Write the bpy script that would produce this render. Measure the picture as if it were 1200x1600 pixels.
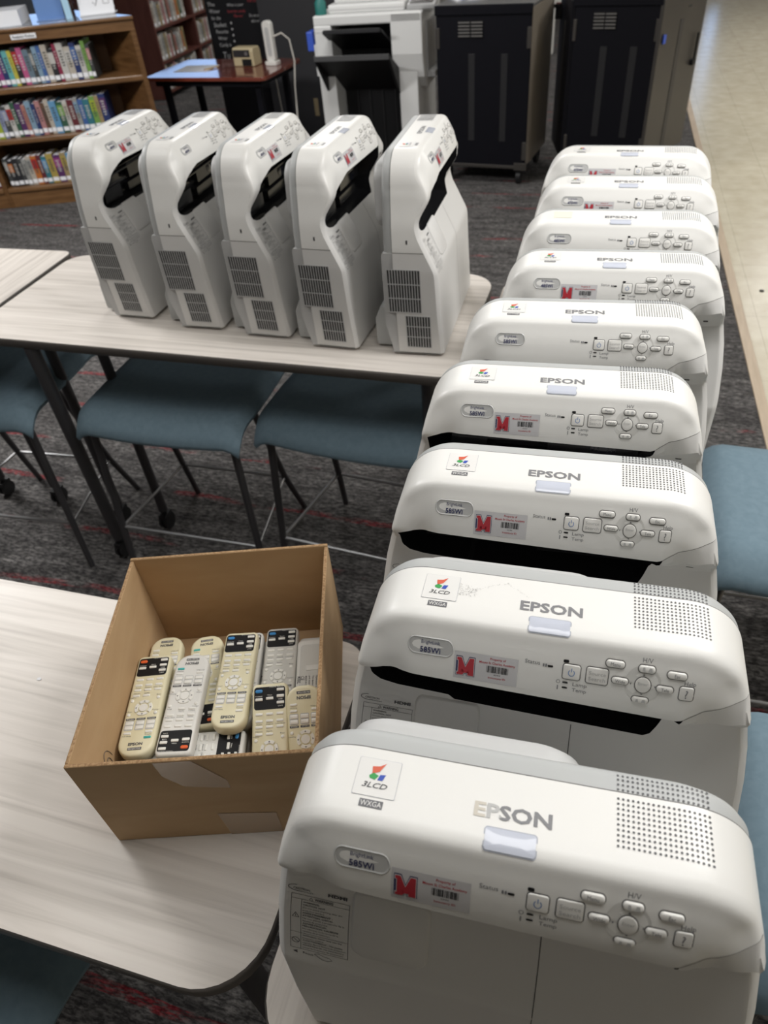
import bpy, bmesh, math, random
import numpy as np
from mathutils import Vector, Matrix
for _o in list(bpy.data.objects): bpy.data.objects.remove(_o)
scene = bpy.context.scene
COL = scene.collection
R = math.radians
random.seed(7)

# ------------------------------------------------------------ camera
PITCH, ROLL, YAW, FPX, HC = .73946, -.10707, .34539, 1113.6, 1.86
def _cam_axes():
    cp, sp = math.cos(PITCH), math.sin(PITCH)
    fw = Vector((0, cp, -sp)); up = Vector((0, sp, cp)); rt = Vector((1, 0, 0))
    cr, sr = math.cos(ROLL), math.sin(ROLL)
    r2 = rt*cr + up*sr; u2 = up*cr - rt*sr
    Z = Matrix.Rotation(YAW, 3, 'Z')
    return Z @ r2, Z @ u2, Z @ fw
_r, _u, _f = _cam_axes()
cam_d = bpy.data.cameras.new('camera'); cam = bpy.data.objects.new('camera', cam_d); COL.objects.link(cam)
cam.matrix_world = Matrix(((_r.x, _u.x, -_f.x, 0), (_r.y, _u.y, -_f.y, 0), (_r.z, _u.z, -_f.z, HC), (0, 0, 0, 1)))
cam_d.sensor_fit = 'VERTICAL'; cam_d.sensor_height = 24; cam_d.sensor_width = 18
cam_d.lens = FPX/1600*24
cam_d.clip_start = .05; cam_d.clip_end = 60
cam_d.dof.use_dof = True; cam_d.dof.focus_distance = .80; cam_d.dof.aperture_fstop = 5.2
scene.camera = cam

# ------------------------------------------------------------ world, view, lights
world = bpy.data.worlds.new('world'); scene.world = world; world.use_nodes = True
world.node_tree.nodes['Background'].inputs[0].default_value = (.9, .95, 1, 1)
world.node_tree.nodes['Background'].inputs[1].default_value = .03
scene.view_settings.view_transform = 'Standard'; scene.view_settings.look = 'None'
scene.view_settings.gamma = 1; scene.view_settings.use_curve_mapping = False
scene.view_settings.exposure = 0.16
def area(name, loc, sx, sy, power, color=(1, .99, .975), rot=(0, 0, 0)):
    l = bpy.data.lights.new(name, 'AREA'); l.shape = 'RECTANGLE'; l.size = sx; l.size_y = sy
    l.energy = power; l.color = color
    o = bpy.data.objects.new(name, l); COL.objects.link(o); o.location = loc; o.rotation_euler = rot
    return o
CEIL = 2.95
for (x, y, p) in [(-4.0, 2.4, 110), (-1.7, 4.4, 34), (1.15, 1.50, 45), (-1.7, .95, 9), (.1, .55, 9), (1.0, 7.5, 20), (2.9, 5.6, 66), (-3.0, 8.8, 40), (2.6, 10.2, 40)]:  # unseen overhead lights; some are added to brighten the near table and tiles
    area('unseen_overhead_light', (x, y, CEIL-.03), 1.2, .6, p)

# ------------------------------------------------------------ node helpers / materials
def new_mat(name):
    m = bpy.data.materials.new(name); m.use_nodes = True
    return m, m.node_tree, m.node_tree.nodes['Principled BSDF']
def _bump(nt, b, scale, strength, dist=.001, detail=3, stretch=None):
    tc = nt.nodes.new('ShaderNodeTexCoord'); n = nt.nodes.new('ShaderNodeTexNoise'); n.inputs['Scale'].default_value = scale
    n.inputs['Detail'].default_value = detail
    mp = nt.nodes.new('ShaderNodeMapping')
    if stretch: mp.inputs['Scale'].default_value = stretch
    nt.links.new(tc.outputs['Object'], mp.inputs[0]); nt.links.new(mp.outputs[0], n.inputs['Vector'])
    bp = nt.nodes.new('ShaderNodeBump'); bp.inputs['Strength'].default_value = strength; bp.inputs['Distance'].default_value = dist
    nt.links.new(n.outputs['Fac'], bp.inputs['Height']); nt.links.new(bp.outputs[0], b.inputs['Normal'])
def mat(name, col, rough=.5, metal=0., bump=None, coat=0., emit=None, spec=None, alpha=None):
    m, nt, b = new_mat(name)
    b.inputs['Base Color'].default_value = (*col, 1); b.inputs['Roughness'].default_value = rough
    b.inputs['Metallic'].default_value = metal
    if spec is not None: b.inputs['Specular IOR Level'].default_value = spec
    if coat: b.inputs['Coat Weight'].default_value = coat; b.inputs['Coat Roughness'].default_value = .08
    if emit: b.inputs['Emission Color'].default_value = (*emit[0], 1); b.inputs['Emission Strength'].default_value = emit[1]
    if bump: _bump(nt, b, *bump)
    return m
def ramp_mat(name, cols, scale, stretch, rough=.45, detail=6, coat=0, distort=.6, bump=0, wave=None, rot=0):
    m, nt, b = new_mat(name)
    tc = nt.nodes.new('ShaderNodeTexCoord'); mp = nt.nodes.new('ShaderNodeMapping'); mp.inputs['Scale'].default_value = stretch
    mp.inputs['Rotation'].default_value = (0, 0, rot)
    n = nt.nodes.new('ShaderNodeTexNoise'); n.inputs['Scale'].default_value = scale; n.inputs['Detail'].default_value = detail
    n.inputs['Distortion'].default_value = distort
    nt.links.new(tc.outputs['Object'], mp.inputs[0]); nt.links.new(mp.outputs[0], n.inputs['Vector'])
    r = nt.nodes.new('ShaderNodeValToRGB'); e = r.color_ramp.elements
    e[0].position = cols[0][0]; e[0].color = (*cols[0][1], 1); e[1].position = cols[-1][0]; e[1].color = (*cols[-1][1], 1)
    for p, c in cols[1:-1]:
        k = e.new(p); k.color = (*c, 1)
    nt.links.new(n.outputs['Fac'], r.inputs[0]); nt.links.new(r.outputs[0], b.inputs['Base Color'])
    b.inputs['Roughness'].default_value = rough
    if coat: b.inputs['Coat Weight'].default_value = coat; b.inputs['Coat Roughness'].default_value = .06
    if bump:
        bp = nt.nodes.new('ShaderNodeBump'); bp.inputs['Strength'].default_value = bump; bp.inputs['Distance'].default_value = .002
        nt.links.new(n.outputs['Fac'], bp.inputs['Height']); nt.links.new(bp.outputs[0], b.inputs['Normal'])
    return m
M = {}
M['white'] = mat('white_plastic', (.83, .82, .79), .36, bump=(900, .08, .0004))
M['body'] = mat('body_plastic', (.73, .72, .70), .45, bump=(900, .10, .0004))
M['grey_pl'] = mat('grey_plastic', (.47, .48, .475), .45, bump=(900, .08, .0004))
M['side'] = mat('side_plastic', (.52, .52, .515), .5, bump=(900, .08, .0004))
M['black_gloss'] = mat('black_glossy_plastic', (.012, .012, .013), .16)
M['black'] = mat('black_plastic', (.010, .010, .011), .5, spec=.25)
M['dark'] = mat('dark_hole', (.03, .03, .03), .7)
M['ink'] = mat('grey_ink', (.09, .09, .095), .5)
M['inkbold'] = mat('dark_ink', (.15, .15, .16), .4)
M['inkmid'] = mat('mid_ink', (.22, .22, .23), .45)
M['worn'] = mat('worn_ink', (.62, .58, .50), .5)
M['sensor'] = mat('sensor_window', (.60, .63, .72), .12, coat=.6)
M['sensor_rim'] = mat('sensor_rim', (.42, .44, .50), .3)
M['logo_plate'] = mat('logo_plate', (.80, .79, .765), .3)
M['rim'] = mat('button_rim', (.16, .155, .15), .6)
M['button'] = mat('button_plastic', (.80, .785, .75), .32)
M['ringpad'] = mat('ring_pad', (.70, .69, .66), .35)
M['badge'] = mat('badge_grey', (.50, .50, .49), .35)
M['sticker'] = mat('asset_sticker', (.62, .61, .62), .25, coat=.3)
M['red'] = mat('red_ink', (.46, .02, .035), .45)
M['navy'] = mat('navy_ink', (.03, .035, .12), .45)
M['green'] = mat('green_ink', (.05, .35, .09), .45)
M['blueink'] = mat('blue_ink', (.04, .09, .45), .45)
M['orangeink'] = mat('orange_ink', (.68, .13, .07), .45)
M['whitepaint'] = mat('white_ink', (.8, .8, .8), .5)
M['glass'] = mat('lens_glass', (.01, .012, .02), .04, coat=1)
M['legmetal'] = mat('charcoal_metal', (.085, .083, .088), .42, .5)
M['chrome'] = mat('silver_metal', (.38, .38, .385), .38, .8)
M['caster'] = mat('caster_rubber', (.015, .015, .016), .45)
M['laminate'] = ramp_mat('laminate_top', [(.28, (.54, .49, .445)), (.42, (.66, .61, .555)), (.56, (.75, .695, .64)), (.75, (.81, .76, .70))], 2.2, (.9, 24, 1), .38, 9, distort=.9)
M['laminate_y'] = ramp_mat('laminate_top_along', [(.28, (.54, .49, .445)), (.42, (.66, .61, .555)), (.56, (.75, .695, .64)), (.75, (.81, .76, .70))], 2.2, (24, .9, 1), .38, 9, distort=.9)
M['edge'] = mat('table_edge_band', (.13, .118, .108), .5)
M['edge_top'] = mat('table_edge_lip', (.27, .25, .235), .5)
M['underside'] = mat('table_underside', (.05, .045, .04), .8)
M['seat'] = ramp_mat('blue_fabric', [(.3, (.15, .225, .275)), (.7, (.18, .26, .315))], 60, (1, 1, 1), .85, 4, bump=.15)
M['seatframe'] = mat('seat_shell', (.02, .02, .022), .5)
M['card'] = ramp_mat('cardboard', [(.3, (.46, .30, .155)), (.7, (.53, .36, .20))], 7, (1, 1, 3), .8, 5, bump=.1)
M['card_edge'] = ramp_mat('cardboard_edge', [(.4, (.26, .15, .07)), (.6, (.42, .27, .14))], 300, (1, 1, .2), .9)
M['tape'] = mat('packing_tape', (.40, .26, .14), .12, coat=.7)
M['cream'] = ramp_mat('yellowed_plastic', [(.3, (.70, .64, .42)), (.7, (.78, .73, .53))], 14, (1, 1, 1), .42)
M['rwhite'] = mat('remote_white', (.72, .71, .67), .42)
M['rgrey'] = mat('remote_grey', (.60, .59, .55), .45)
M['key'] = mat('remote_key', (.80, .79, .74), .4)
M['orange'] = mat('orange_key', (.80, .13, .03), .4)
M['bluekey'] = mat('blue_key', (.04, .24, .55), .4)
M['teal'] = mat('teal_key', (.05, .42, .40), .4)
M['oak'] = ramp_mat('oak_wood', [(.3, (.09, .042, .014)), (.55, (.14, .068, .025)), (.8, (.18, .095, .038))], 3, (2, 2, 14), .4, 8, coat=.2)
M['oakh'] = ramp_mat('oak_board', [(.3, (.11, .052, .018)), (.55, (.17, .085, .033)), (.8, (.22, .115, .048))], 3, (1.5, 14, 14), .4, 8, coat=.3)
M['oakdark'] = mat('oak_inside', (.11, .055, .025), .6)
M['greytop'] = mat('grey_counter_laminate', (.17, .19, .23), .22, coat=.6)
M['cherry'] = ramp_mat('cherry_wood', [(.3, (.09, .030, .023)), (.7, (.125, .045, .034))], 3, (6, 6, 1), .45, 6)
M['cherrytop'] = ramp_mat('cherry_table_laminate', [(.3, (.13, .028, .016)), (.7, (.19, .042, .025))], 3, (2, 12, 2), .2, 6, coat=.7)
M['chalk'] = mat('chalkboard', (.010, .010, .012), .65, spec=.2)
M['chalkink'] = mat('chalk_writing', (.55, .55, .55), .9)
M['chalkred'] = mat('red_chalk', (.40, .05, .06), .9)
M['copier'] = mat('copier_plastic', (.74, .74, .73), .4)
M['copier2'] = mat('copier_grey', (.42, .42, .42), .4)
M['cartblack'] = mat('cart_black_steel', (.006, .006, .009), .5, spec=.15)
M['carttop'] = mat('cart_top', (.17, .17, .17), .3, coat=.3)
M['cartgrey'] = mat('cart_bronze_steel', (.085, .078, .072), .38, .5)
M['cartside'] = mat('cart_side_steel', (.30, .26, .21), .4, .3)
M['paper'] = mat('paper', (.82, .83, .86), .6)
M['beige'] = mat('beige_case', (.50, .42, .26), .45)
M['cord'] = mat('white_cord', (.58, .55, .50), .5)
M['pencil'] = mat('pencil_wood', (.45, .28, .08), .5)
M['blue_pl'] = mat('blue_plastic', (.05, .11, .55), .4)
M['blueacr'] = mat('blue_acrylic', (.15, .27, .55), .2, coat=.5)
M['lightblue'] = mat('light_blue_acrylic', (.45, .68, .85), .2)
M['tealpaint'] = mat('teal_cover', (.02, .17, .15), .5)
M['redpaint'] = mat('red_paint', (.45, .02, .02), .5)
M['outlet'] = mat('tan_outlet', (.30, .24, .14), .6)
M['louver'] = mat('louver_metal', (.25, .24, .23), .4, .5)
M['wallpaint'] = mat('wall_paint', (.42, .40, .37), .9)
M['ceil'] = mat('ceiling_tile', (.72, .72, .70), .95)
M['wood_strip'] = ramp_mat('threshold_wood', [(.3, (.46, .36, .26)), (.7, (.56, .45, .33))], 5, (10, 1, 1), .4)
M['daylight'] = mat('daylight_pane', (.3, .5, .9), .5, emit=((.42, .62, 1.0), 1.7))
M['panel_emit'] = mat('light_diffuser', (.9, .9, .9), .5, emit=((1, .97, .92), 4))

def carpet_mat():
    m, nt, b = new_mat('heathered_carpet')
    N = nt.nodes.new; L = nt.links.new
    tc = N('ShaderNodeTexCoord')
    def noise(sc, scale, detail=4, rough=.6, off=0):
        mp = N('ShaderNodeMapping'); mp.inputs['Scale'].default_value = sc; mp.inputs['Location'].default_value = (off, off*.7, 0)
        n = N('ShaderNodeTexNoise'); n.inputs['Scale'].default_value = scale; n.inputs['Detail'].default_value = detail; n.inputs['Roughness'].default_value = rough
        L(tc.outputs['Object'], mp.inputs[0]); L(mp.outputs[0], n.inputs['Vector']); return n
    def ramp(n, stops):
        r = N('ShaderNodeValToRGB'); e = r.color_ramp.elements
        e[0].position, e[0].color = stops[0][0], (*[stops[0][1]]*3, 1); e[1].position, e[1].color = stops[1][0], (*[stops[1][1]]*3, 1)
        L(n.outputs[0], r.inputs[0]); return r
    def mix(a, bb, f, mode='MIX'):
        x = N('ShaderNodeMix'); x.data_type = 'RGBA'; x.blend_type = mode
        for s, v in ((6, a), (7, bb)):
            if isinstance(v, tuple): x.inputs[s].default_value = (*v, 1)
            else: L(v, x.inputs[s])
        if isinstance(f, float): x.inputs[0].default_value = f
        else: L(f, x.inputs[0])
        return x.outputs[2]
    fine = noise((1, 3.0, 1), 40, 5, .78); big = noise((1.2, 6, 1), 3.2, 5, .65, 3.1); mid = noise((1, 5, 1), 16, 3, .6, 7)
    f1 = ramp(fine, ((.43, 0), (.59, 1))); g1 = ramp(big, ((.35, 0), (.68, 1))); h1 = ramp(mid, ((.38, 0), (.64, 1)))
    dark = mix((.030, .028, .029), (.115, .108, .105), f1.outputs[0])
    light = mix((.06, .057, .057), (.30, .285, .275), f1.outputs[0])
    base = mix(dark, light, g1.outputs[0])
    base = mix(base, mix(base, (.02, .02, .02), .55), h1.outputs[0])
    sep = N('ShaderNodeSeparateXYZ'); L(tc.outputs['Object'], sep.inputs[0])
    def mth(op, a, bv=None, cl=False):
        x = N('ShaderNodeMath'); x.operation = op; x.use_clamp = cl
        for i, v in enumerate((a, bv)):
            if v is None: continue
            if isinstance(v, (int, float)): x.inputs[i].default_value = v
            else: L(v, x.inputs[i])
        return x.outputs[0]
    wob = noise((1, 1, 1), 1.3, 2, .5, 5)
    yy = mth('ADD', sep.outputs[1], mth('MULTIPLY', wob.outputs[0], .08))
    fr = mth('FRACT', mth('MULTIPLY', yy, 1/.27))
    band = mth('LESS_THAN', fr, .10)
    patch = ramp(noise((1.0, 3.7, 1), 1.7, 3, .7, 9.3), ((.52, 0), (.60, 1)))
    thread = ramp(noise((1.2, 9, 1), 26, 3, .7, 1.3), ((.42, 0), (.56, 1)))
    msk = mth('MULTIPLY', mth('MULTIPLY', band, patch.outputs[0]), thread.outputs[0])
    redc = mix((.10, .010, .015), (.36, .05, .06), f1.outputs[0])
    col = mix(base, redc, msk)
    L(col, b.inputs['Base Color']); b.inputs['Roughness'].default_value = .95; b.inputs['Specular IOR Level'].default_value = .1
    bp = N('ShaderNodeBump'); bp.inputs['Strength'].default_value = .6; bp.inputs['Distance'].default_value = .004
    L(fine.outputs[0], bp.inputs['Height']); L(bp.outputs[0], b.inputs['Normal'])
    return m
M['carpet'] = carpet_mat()
def tile_mat():
    m, nt, b = new_mat('beige_vinyl_tile'); N = nt.nodes.new; L = nt.links.new
    tc = N('ShaderNodeTexCoord'); mp = N('ShaderNodeMapping'); mp.inputs['Rotation'].default_value = (0, 0, -.035)
    br = N('ShaderNodeTexBrick'); br.inputs['Scale'].default_value = 1; br.offset = 0; br.inputs['Brick Width'].default_value = .305
    br.inputs['Row Height'].default_value = .61; br.inputs['Mortar Size'].default_value = .0016; br.inputs['Mortar Smooth'].default_value = .3
    br.inputs['Color1'].default_value = (.62, .565, .44, 1); br.inputs['Color2'].default_value = (.605, .55, .425, 1); br.inputs['Mortar'].default_value = (.43, .38, .28, 1)
    L(tc.outputs['Object'], mp.inputs[0]); L(mp.outputs[0], br.inputs['Vector'])
    n = N('ShaderNodeTexNoise'); n.inputs['Scale'].default_value = 9; n.inputs['Detail'].default_value = 6; L(tc.outputs['Object'], n.inputs['Vector'])
    x = N('ShaderNodeMix'); x.data_type = 'RGBA'; x.blend_type = 'OVERLAY'; x.inputs[0].default_value = .35
    L(br.outputs[0], x.inputs[6]); L(n.outputs['Fac'], x.inputs[7]); L(x.outputs[2], b.inputs['Base Color'])
    b.inputs['Roughness'].default_value = .26
    return m
M['tile'] = tile_mat()

# ------------------------------------------------------------ mesh helpers
class MB:
    def __init__(s): s.v = []; s.f = []; s.m = []
    def add(s, vs, fs, mi=0):
        o = len(s.v); s.v += [tuple(p) for p in vs]; s.f += [tuple(i+o for i in f) for f in fs]; s.m += [mi]*len(fs); return s
    def box(s, c, d, rz=0, mi=0, rx=0, ry=0):
        hx, hy, hz = d[0]/2, d[1]/2, d[2]/2
        Rm = Matrix.Rotation(rz, 3, 'Z') @ Matrix.Rotation(ry, 3, 'Y') @ Matrix.Rotation(rx, 3, 'X')
        vs = [Vector(c) + Rm @ Vector((x, y, z)) for x in (-hx, hx) for y in (-hy, hy) for z in (-hz, hz)]
        return s.add(vs, [(0, 1, 3, 2), (4, 6, 7, 5), (0, 4, 5, 1), (2, 3, 7, 6), (0, 2, 6, 4), (1, 5, 7, 3)], mi)
    def span(s, a, b, mi=0):
        return s.box([(a[i]+b[i])/2 for i in range(3)], [abs(b[i]-a[i]) for i in range(3)], mi=mi)
    def tube(s, pts, r, n=10, mi=0, cap=True):
        pts = [Vector(p) for p in pts]; rs = r if isinstance(r, (list, tuple)) else [r]*len(pts)
        rings = []; ref = None
        for i, p in enumerate(pts):
            d = (pts[min(i+1, len(pts)-1)] - pts[max(i-1, 0)]).normalized()
            if ref is None or abs(ref.dot(d)) > .98: ref = Vector((0, 0, 1)) if abs(d.z) < .9 else Vector((1, 0, 0))
            a = d.cross(ref).normalized(); b = d.cross(a).normalized(); ref = a.cross(d).normalized()
            rings.append([p + a*math.cos(2*math.pi*k/n)*rs[i] + b*math.sin(2*math.pi*k/n)*rs[i] for k in range(n)])
        vs = [q for rg in rings for q in rg]; fs = []
        for i in range(len(pts)-1):
            for k in range(n):
                fs.append((i*n+k, i*n+(k+1) % n, (i+1)*n+(k+1) % n, (i+1)*n+k))
        if cap: fs += [tuple(range(n)), tuple(range(len(vs)-1, len(vs)-n-1, -1))]
        return s.add(vs, fs, mi)
    def prism(s, poly, z0, z1, mi=0, mt=None):
        n = len(poly); vs = [(x, y, z0) for x, y in poly] + [(x, y, z1) for x, y in poly]
        s.add(vs, [(i, (i+1) % n, n+(i+1) % n, n+i) for i in range(n)], mi)
        return s.add(vs, [tuple(range(n-1, -1, -1)), tuple(range(n, 2*n))], mi if mt is None else mt)
    def grid(s, rows, mi=0):
        m = len(rows[0]); vs = [p for r in rows for p in r]
        return s.add(vs, [(i*m+j, i*m+j+1, (i+1)*m+j+1, (i+1)*m+j) for i in range(len(rows)-1) for j in range(m-1)], mi)
    def map(s, fn): s.v = [tuple(fn(*p)) for p in s.v]; return s
    def mesh(s, name, mats, smooth=True, angle=35, weld=True):
        me = bpy.data.meshes.new(name); me.from_pydata(s.v, [], s.f)
        for k in (mats if isinstance(mats, (list, tuple)) else [mats]): me.materials.append(M[k] if isinstance(k, str) else k)
        me.polygons.foreach_set('material_index', s.m)
        bm = bmesh.new(); bm.from_mesh(me)
        if weld: bmesh.ops.remove_doubles(bm, verts=bm.verts, dist=1e-6)
        bmesh.ops.recalc_face_normals(bm, faces=bm.faces); bm.to_mesh(me); bm.free()
        if smooth:
            me.shade_smooth(); me.set_sharp_from_angle(angle=R(angle))
        me.update(); return me
def link(name, me, parent=None, bevel=0, seg=2, loc=None, rot=None, label=None):
    o = bpy.data.objects.new(name, me); COL.objects.link(o)
    if parent is not None: o.parent = parent
    if bevel:
        b = o.modifiers.new('bevel', 'BEVEL'); b.width = bevel; b.segments = seg; b.limit_method = 'ANGLE'; b.angle_limit = R(40)
        b.harden_normals = False
    if loc is not None: o.location = loc
    if rot is not None: o.rotation_euler = rot
    if label: o['label'] = label
    return o
def thing(name, label, cat, loc=(0, 0, 0), rz=0, group=None):
    o = bpy.data.objects.new(name, None); COL.objects.link(o); o.location = loc; o.rotation_euler = (0, 0, rz)
    o.empty_display_size = .05; o['label'] = label; o['category'] = cat
    if group: o['group'] = group
    return o
def tag(o, label, cat, group=None):
    o['label'] = label; o['category'] = cat
    if group: o['group'] = group
    return o
def structure(name, me, bevel=0):
    o = link(name, me, bevel=bevel); o['kind'] = 'structure'; return o
def rrect(w, h, r, n=5, cx=0, cy=0):
    r = min(r, w/2-1e-5, h/2-1e-5); out = []
    for (sx, sy, a0) in ((1, 1, 0), (-1, 1, 90), (-1, -1, 180), (1, -1, 270)):
        for k in range(n+1):
            a = R(a0 + 90*k/n); out.append((cx+sx*(w/2-r)+r*math.cos(a), cy+sy*(h/2-r)+r*math.sin(a)))
    return out
_txt = {}
def text2d(body, height, width=None, bold=0., align='CENTER', shear=0):
    """letter outlines as flat (verts, faces); cap height = height, centred"""
    key = (body, bold, shear)
    if key not in _txt:
        cu = bpy.data.curves.new('lettering', 'FONT'); cu.body = body; cu.resolution_u = 2; cu.offset = bold; cu.shear = shear
        cu.align_x = 'LEFT'
        ob = bpy.data.objects.new('lettering', cu); COL.objects.link(ob)
        bpy.context.view_layer.update(); dg = bpy.context.evaluated_depsgraph_get()
        me = bpy.data.meshes.new_from_object(ob.evaluated_get(dg))
        vs = np.array([v.co[:2] for v in me.vertices]) if len(me.vertices) else np.zeros((1, 2)); fs = [tuple(p.vertices) for p in me.polygons]
        bpy.data.objects.remove(ob); bpy.data.curves.remove(cu); bpy.data.meshes.remove(me)
        _txt[key] = (vs, fs)
    vs, fs = _txt[key]; v = vs.copy()
    x0, x1 = v[:, 0].min(), v[:, 0].max(); sy = height/.69
    sx = sy if width is None else width/(x1-x0)
    v[:, 0] = (v[:, 0]-(x0 if align == 'LEFT' else (x0+x1)/2))*sx; v[:, 1] = (v[:, 1]-.345)*sy
    return v, fs
# ------------------------------------------------------------ projector surface description (local metres: x across, -y front, z up)
VAR = 0
W0, RX, ZT, RZ, NE = .184, .066, .423, .085, 2.2
def ztop(x):
    a = abs(x)-(W0-RX)
    if a <= 0: return ZT
    a = min(a/RX, 1.0)
    return ZT-RZ+RZ*max(0., 1-a**NE)**(1/NE)
_th = [math.pi/2*k/26 for k in range(27)]
_arc = [((W0-RX)+RX*math.sin(t)**(2/NE), (ZT-RZ)+RZ*max(0, math.cos(t))**(2/NE)) for t in _th]
_OUT = np.array([(-W0, -.5)] + [(-W0, z) for z in np.linspace(0, ZT-RZ, 30)] + [(-x, z) for x, z in _arc[::-1]] + [(x, ZT) for x in np.linspace(-.115, .115, 30)] + list(_arc) + [(W0, z) for z in np.linspace(ZT-RZ, 0, 30)] + [(W0, -.5)])
_A, _B = _OUT[:-1], _OUT[1:]; _AB = _B-_A; _L2 = (_AB**2).sum(1)+1e-12
def rho(x, z):
    p = np.array((x, z)); t = np.clip(((p-_A)*_AB).sum(1)/_L2, 0, 1)
    return float(np.sqrt(((p-_A-_AB*t[:, None])**2).sum(1).min()))
_Dr = [0, .0008, .0025, .005, .008, .012, .017, .024, .032, .045, .057, 1]; _Dd = [.0605, .0660, .0702, .0730, .0752, .0780, .0818, .0865, .0910, .0965, .100, .100]
_Sz = [0, .006, .1, .172, .180, .187, .195, .295, .32, .345, 1]; _Sd = [.1235, .123, .118, .1133, .1128, .1118, .1085, .073, .070, .069, .069]
def Fd(x, z):
    r = rho(x, z)
    A = np.interp(r, _Dr, _Dd)
    g = min(1, max(0, (.394-z)/.048)); g = g*g*(3-2*g)
    A = min(.100, A + .022*g*max(0, 1-r/.035))
    z1, z0 = (.360, .322) if VAR == 0 else (.345, .292)
    if z > z1: return float(A)
    B = np.interp(z, _Sz, _Sd) - (.008*(1-r/.008)**1.4 if r < .008 else 0)
    w = min(1, max(0, (z-z0)/(z1-z0))); w = w*w*(3-2*w)
    return float(B + (A-B)*w)
_fc = {}
def yF(x, z):
    k = (round(x, 5), round(z, 5))
    if k not in _fc: _fc[k] = .042-Fd(x, z)
    return _fc[k]
def P(x, z, off=0.):
    h = .0015; fx = (yF(x+h, z)-yF(x-h, z))/(2*h); fz = (yF(x, z+h)-yF(x, z-h))/(2*h)
    n = Vector((fx, -1, fz)).normalized()
    return (x+n.x*off, yF(x, z)+n.y*off, z+n.z*off)
def T(x, y, off=0.):
    if y >= -.0185: return (x, y, ztop(x)+off)
    d = .042-y; r = float(np.interp(d, _Dd[:-1], _Dr[:-1])); r2 = float(np.interp(d+.001, _Dd[:-1], _Dr[:-1])); k = (r2-r)/.001
    l = math.sqrt(1+k*k); return (x, y-off*k/l, ztop(x)-r+off/l)
def WF(z): return float(np.interp(z, [0, .1, .2, .25, .29, .335, .36, .5], [1.08, 1.11, 1.12, 1.105, 1.078, 1.022, 1, 1]))
def warp(x, y, z): return (x*WF(z), y, z)
_zl = [(-.184, .343), (-.180, .346), (-.174, .3505), (-.166, .3560), (-.155, .3615), (-.14, .366), (-.12, .368), (.110, .3615), (.118, .3615), (.124, .364), (.130, .3685), (.138, .373), (.16, .376), (.184, .380)]
_zb = [(-.174, .3505), (-.1735, .335), (-.172, .325), (-.168, .3145), (-.158, .307), (-.14, .303), (-.088, .300), (-.083, .2945), (.094, .2895), (.100, .293), (.105, .303), (.110, .316), (.115, .332), (.1195, .348), (.124, .364)]
def zl(x): return min(float(np.interp(x, *zip(*_zl))), ztop(x)-.002)
def zb(x):
    if x <= -.174 or x >= .124: return zl(x)
    return min(zl(x), float(np.interp(x, *zip(*_zb))))
XS = sorted(set([round(s*x, 6) for x, _ in _arc for s in (-1, 1)] + [round(v, 6) for v in np.linspace(-.118, .118, 40)] + [-.174, -.1738, -.173, -.17, -.164, -.155, -.150, .086, .091, .096, .100, .104, .108, .112, .1155, .119, .1215, .124, .127, .13, .134]))
ZS = .240
PM = {}
VAR = 0
_ZL1 = [(-.184, .300), (-.180, .3025), (-.174, .3080), (-.170, .3150), (-.163, .3290), (-.152, .3430), (-.138, .3545), (-.120, .3625), (-.095, .3670)] + [p for p in _zl if p[0] > 0]
_SETS = {0: (_Sz, _Sd, _zb, _zl), 1: ([0, .006, .1, .178, .188, .196, .204, .270, .286, .345, 1], [.1235, .123, .117, .1137, .1132, .1122, .1095, .0745, .0700, .069, .069],
         [(-.174, .3080), (-.1735, .298), (-.171, .288), (-.166, .281), (-.156, .2755), (-.14, .2715), (-.088, .2695), (-.083, .2665), (.094, .264), (.100, .268), (.106, .284), (.112, .305), (.118, .336), (.124, .364)], _ZL1)}
def setvar(v):
    global VAR, _Sz, _Sd, _zb, _zl
    VAR = v; _Sz, _Sd, _zb, _zl = _SETS[v]; _fc.clear()
def LZ(z): return z if VAR == 0 else .198+(z-.203)*.82
def pm(key, fn):
    key = (VAR, key)
    if key not in PM: PM[key] = fn()
    return PM[key]
def _hood():
    m = MB(); n = 18
    m.grid([[(lambda z: (x, yF(x, z), z))(ztop(x)+(zl(x)-ztop(x))*((j/n)**1.7)) for x in XS] for j in range(n+1)])
    yb = .0325
    m.grid([[(x, yF(x, ztop(x))+(yb-yF(x, ztop(x)))*j/4, ztop(x)) for x in XS] for j in range(5)])
    zs = np.linspace(ZT-RZ, ZS+.0006, 12)
    m.grid([[(-W0, yF(-W0, z)+(yb-yF(-W0, z))*j/4, z) for z in zs] for j in range(5)])
    # returned rim at the back and under the lip
    m.grid([[(x, yb, ztop(x)-.003*j) for x in XS if abs(x) < .1835] for j in range(2)])
    m.grid([[(x, yF(x, zl(x))+(.004 if j else 0), zl(x)+(.0008 if j == 2 else 0)) for x in XS if -.172 < x < .123] for j in range(3)])
    # small front piece beside the side wall, between the hood edge and the side seam
    return m.map(warp).mesh('hood_cover', 'white', angle=42)
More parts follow.
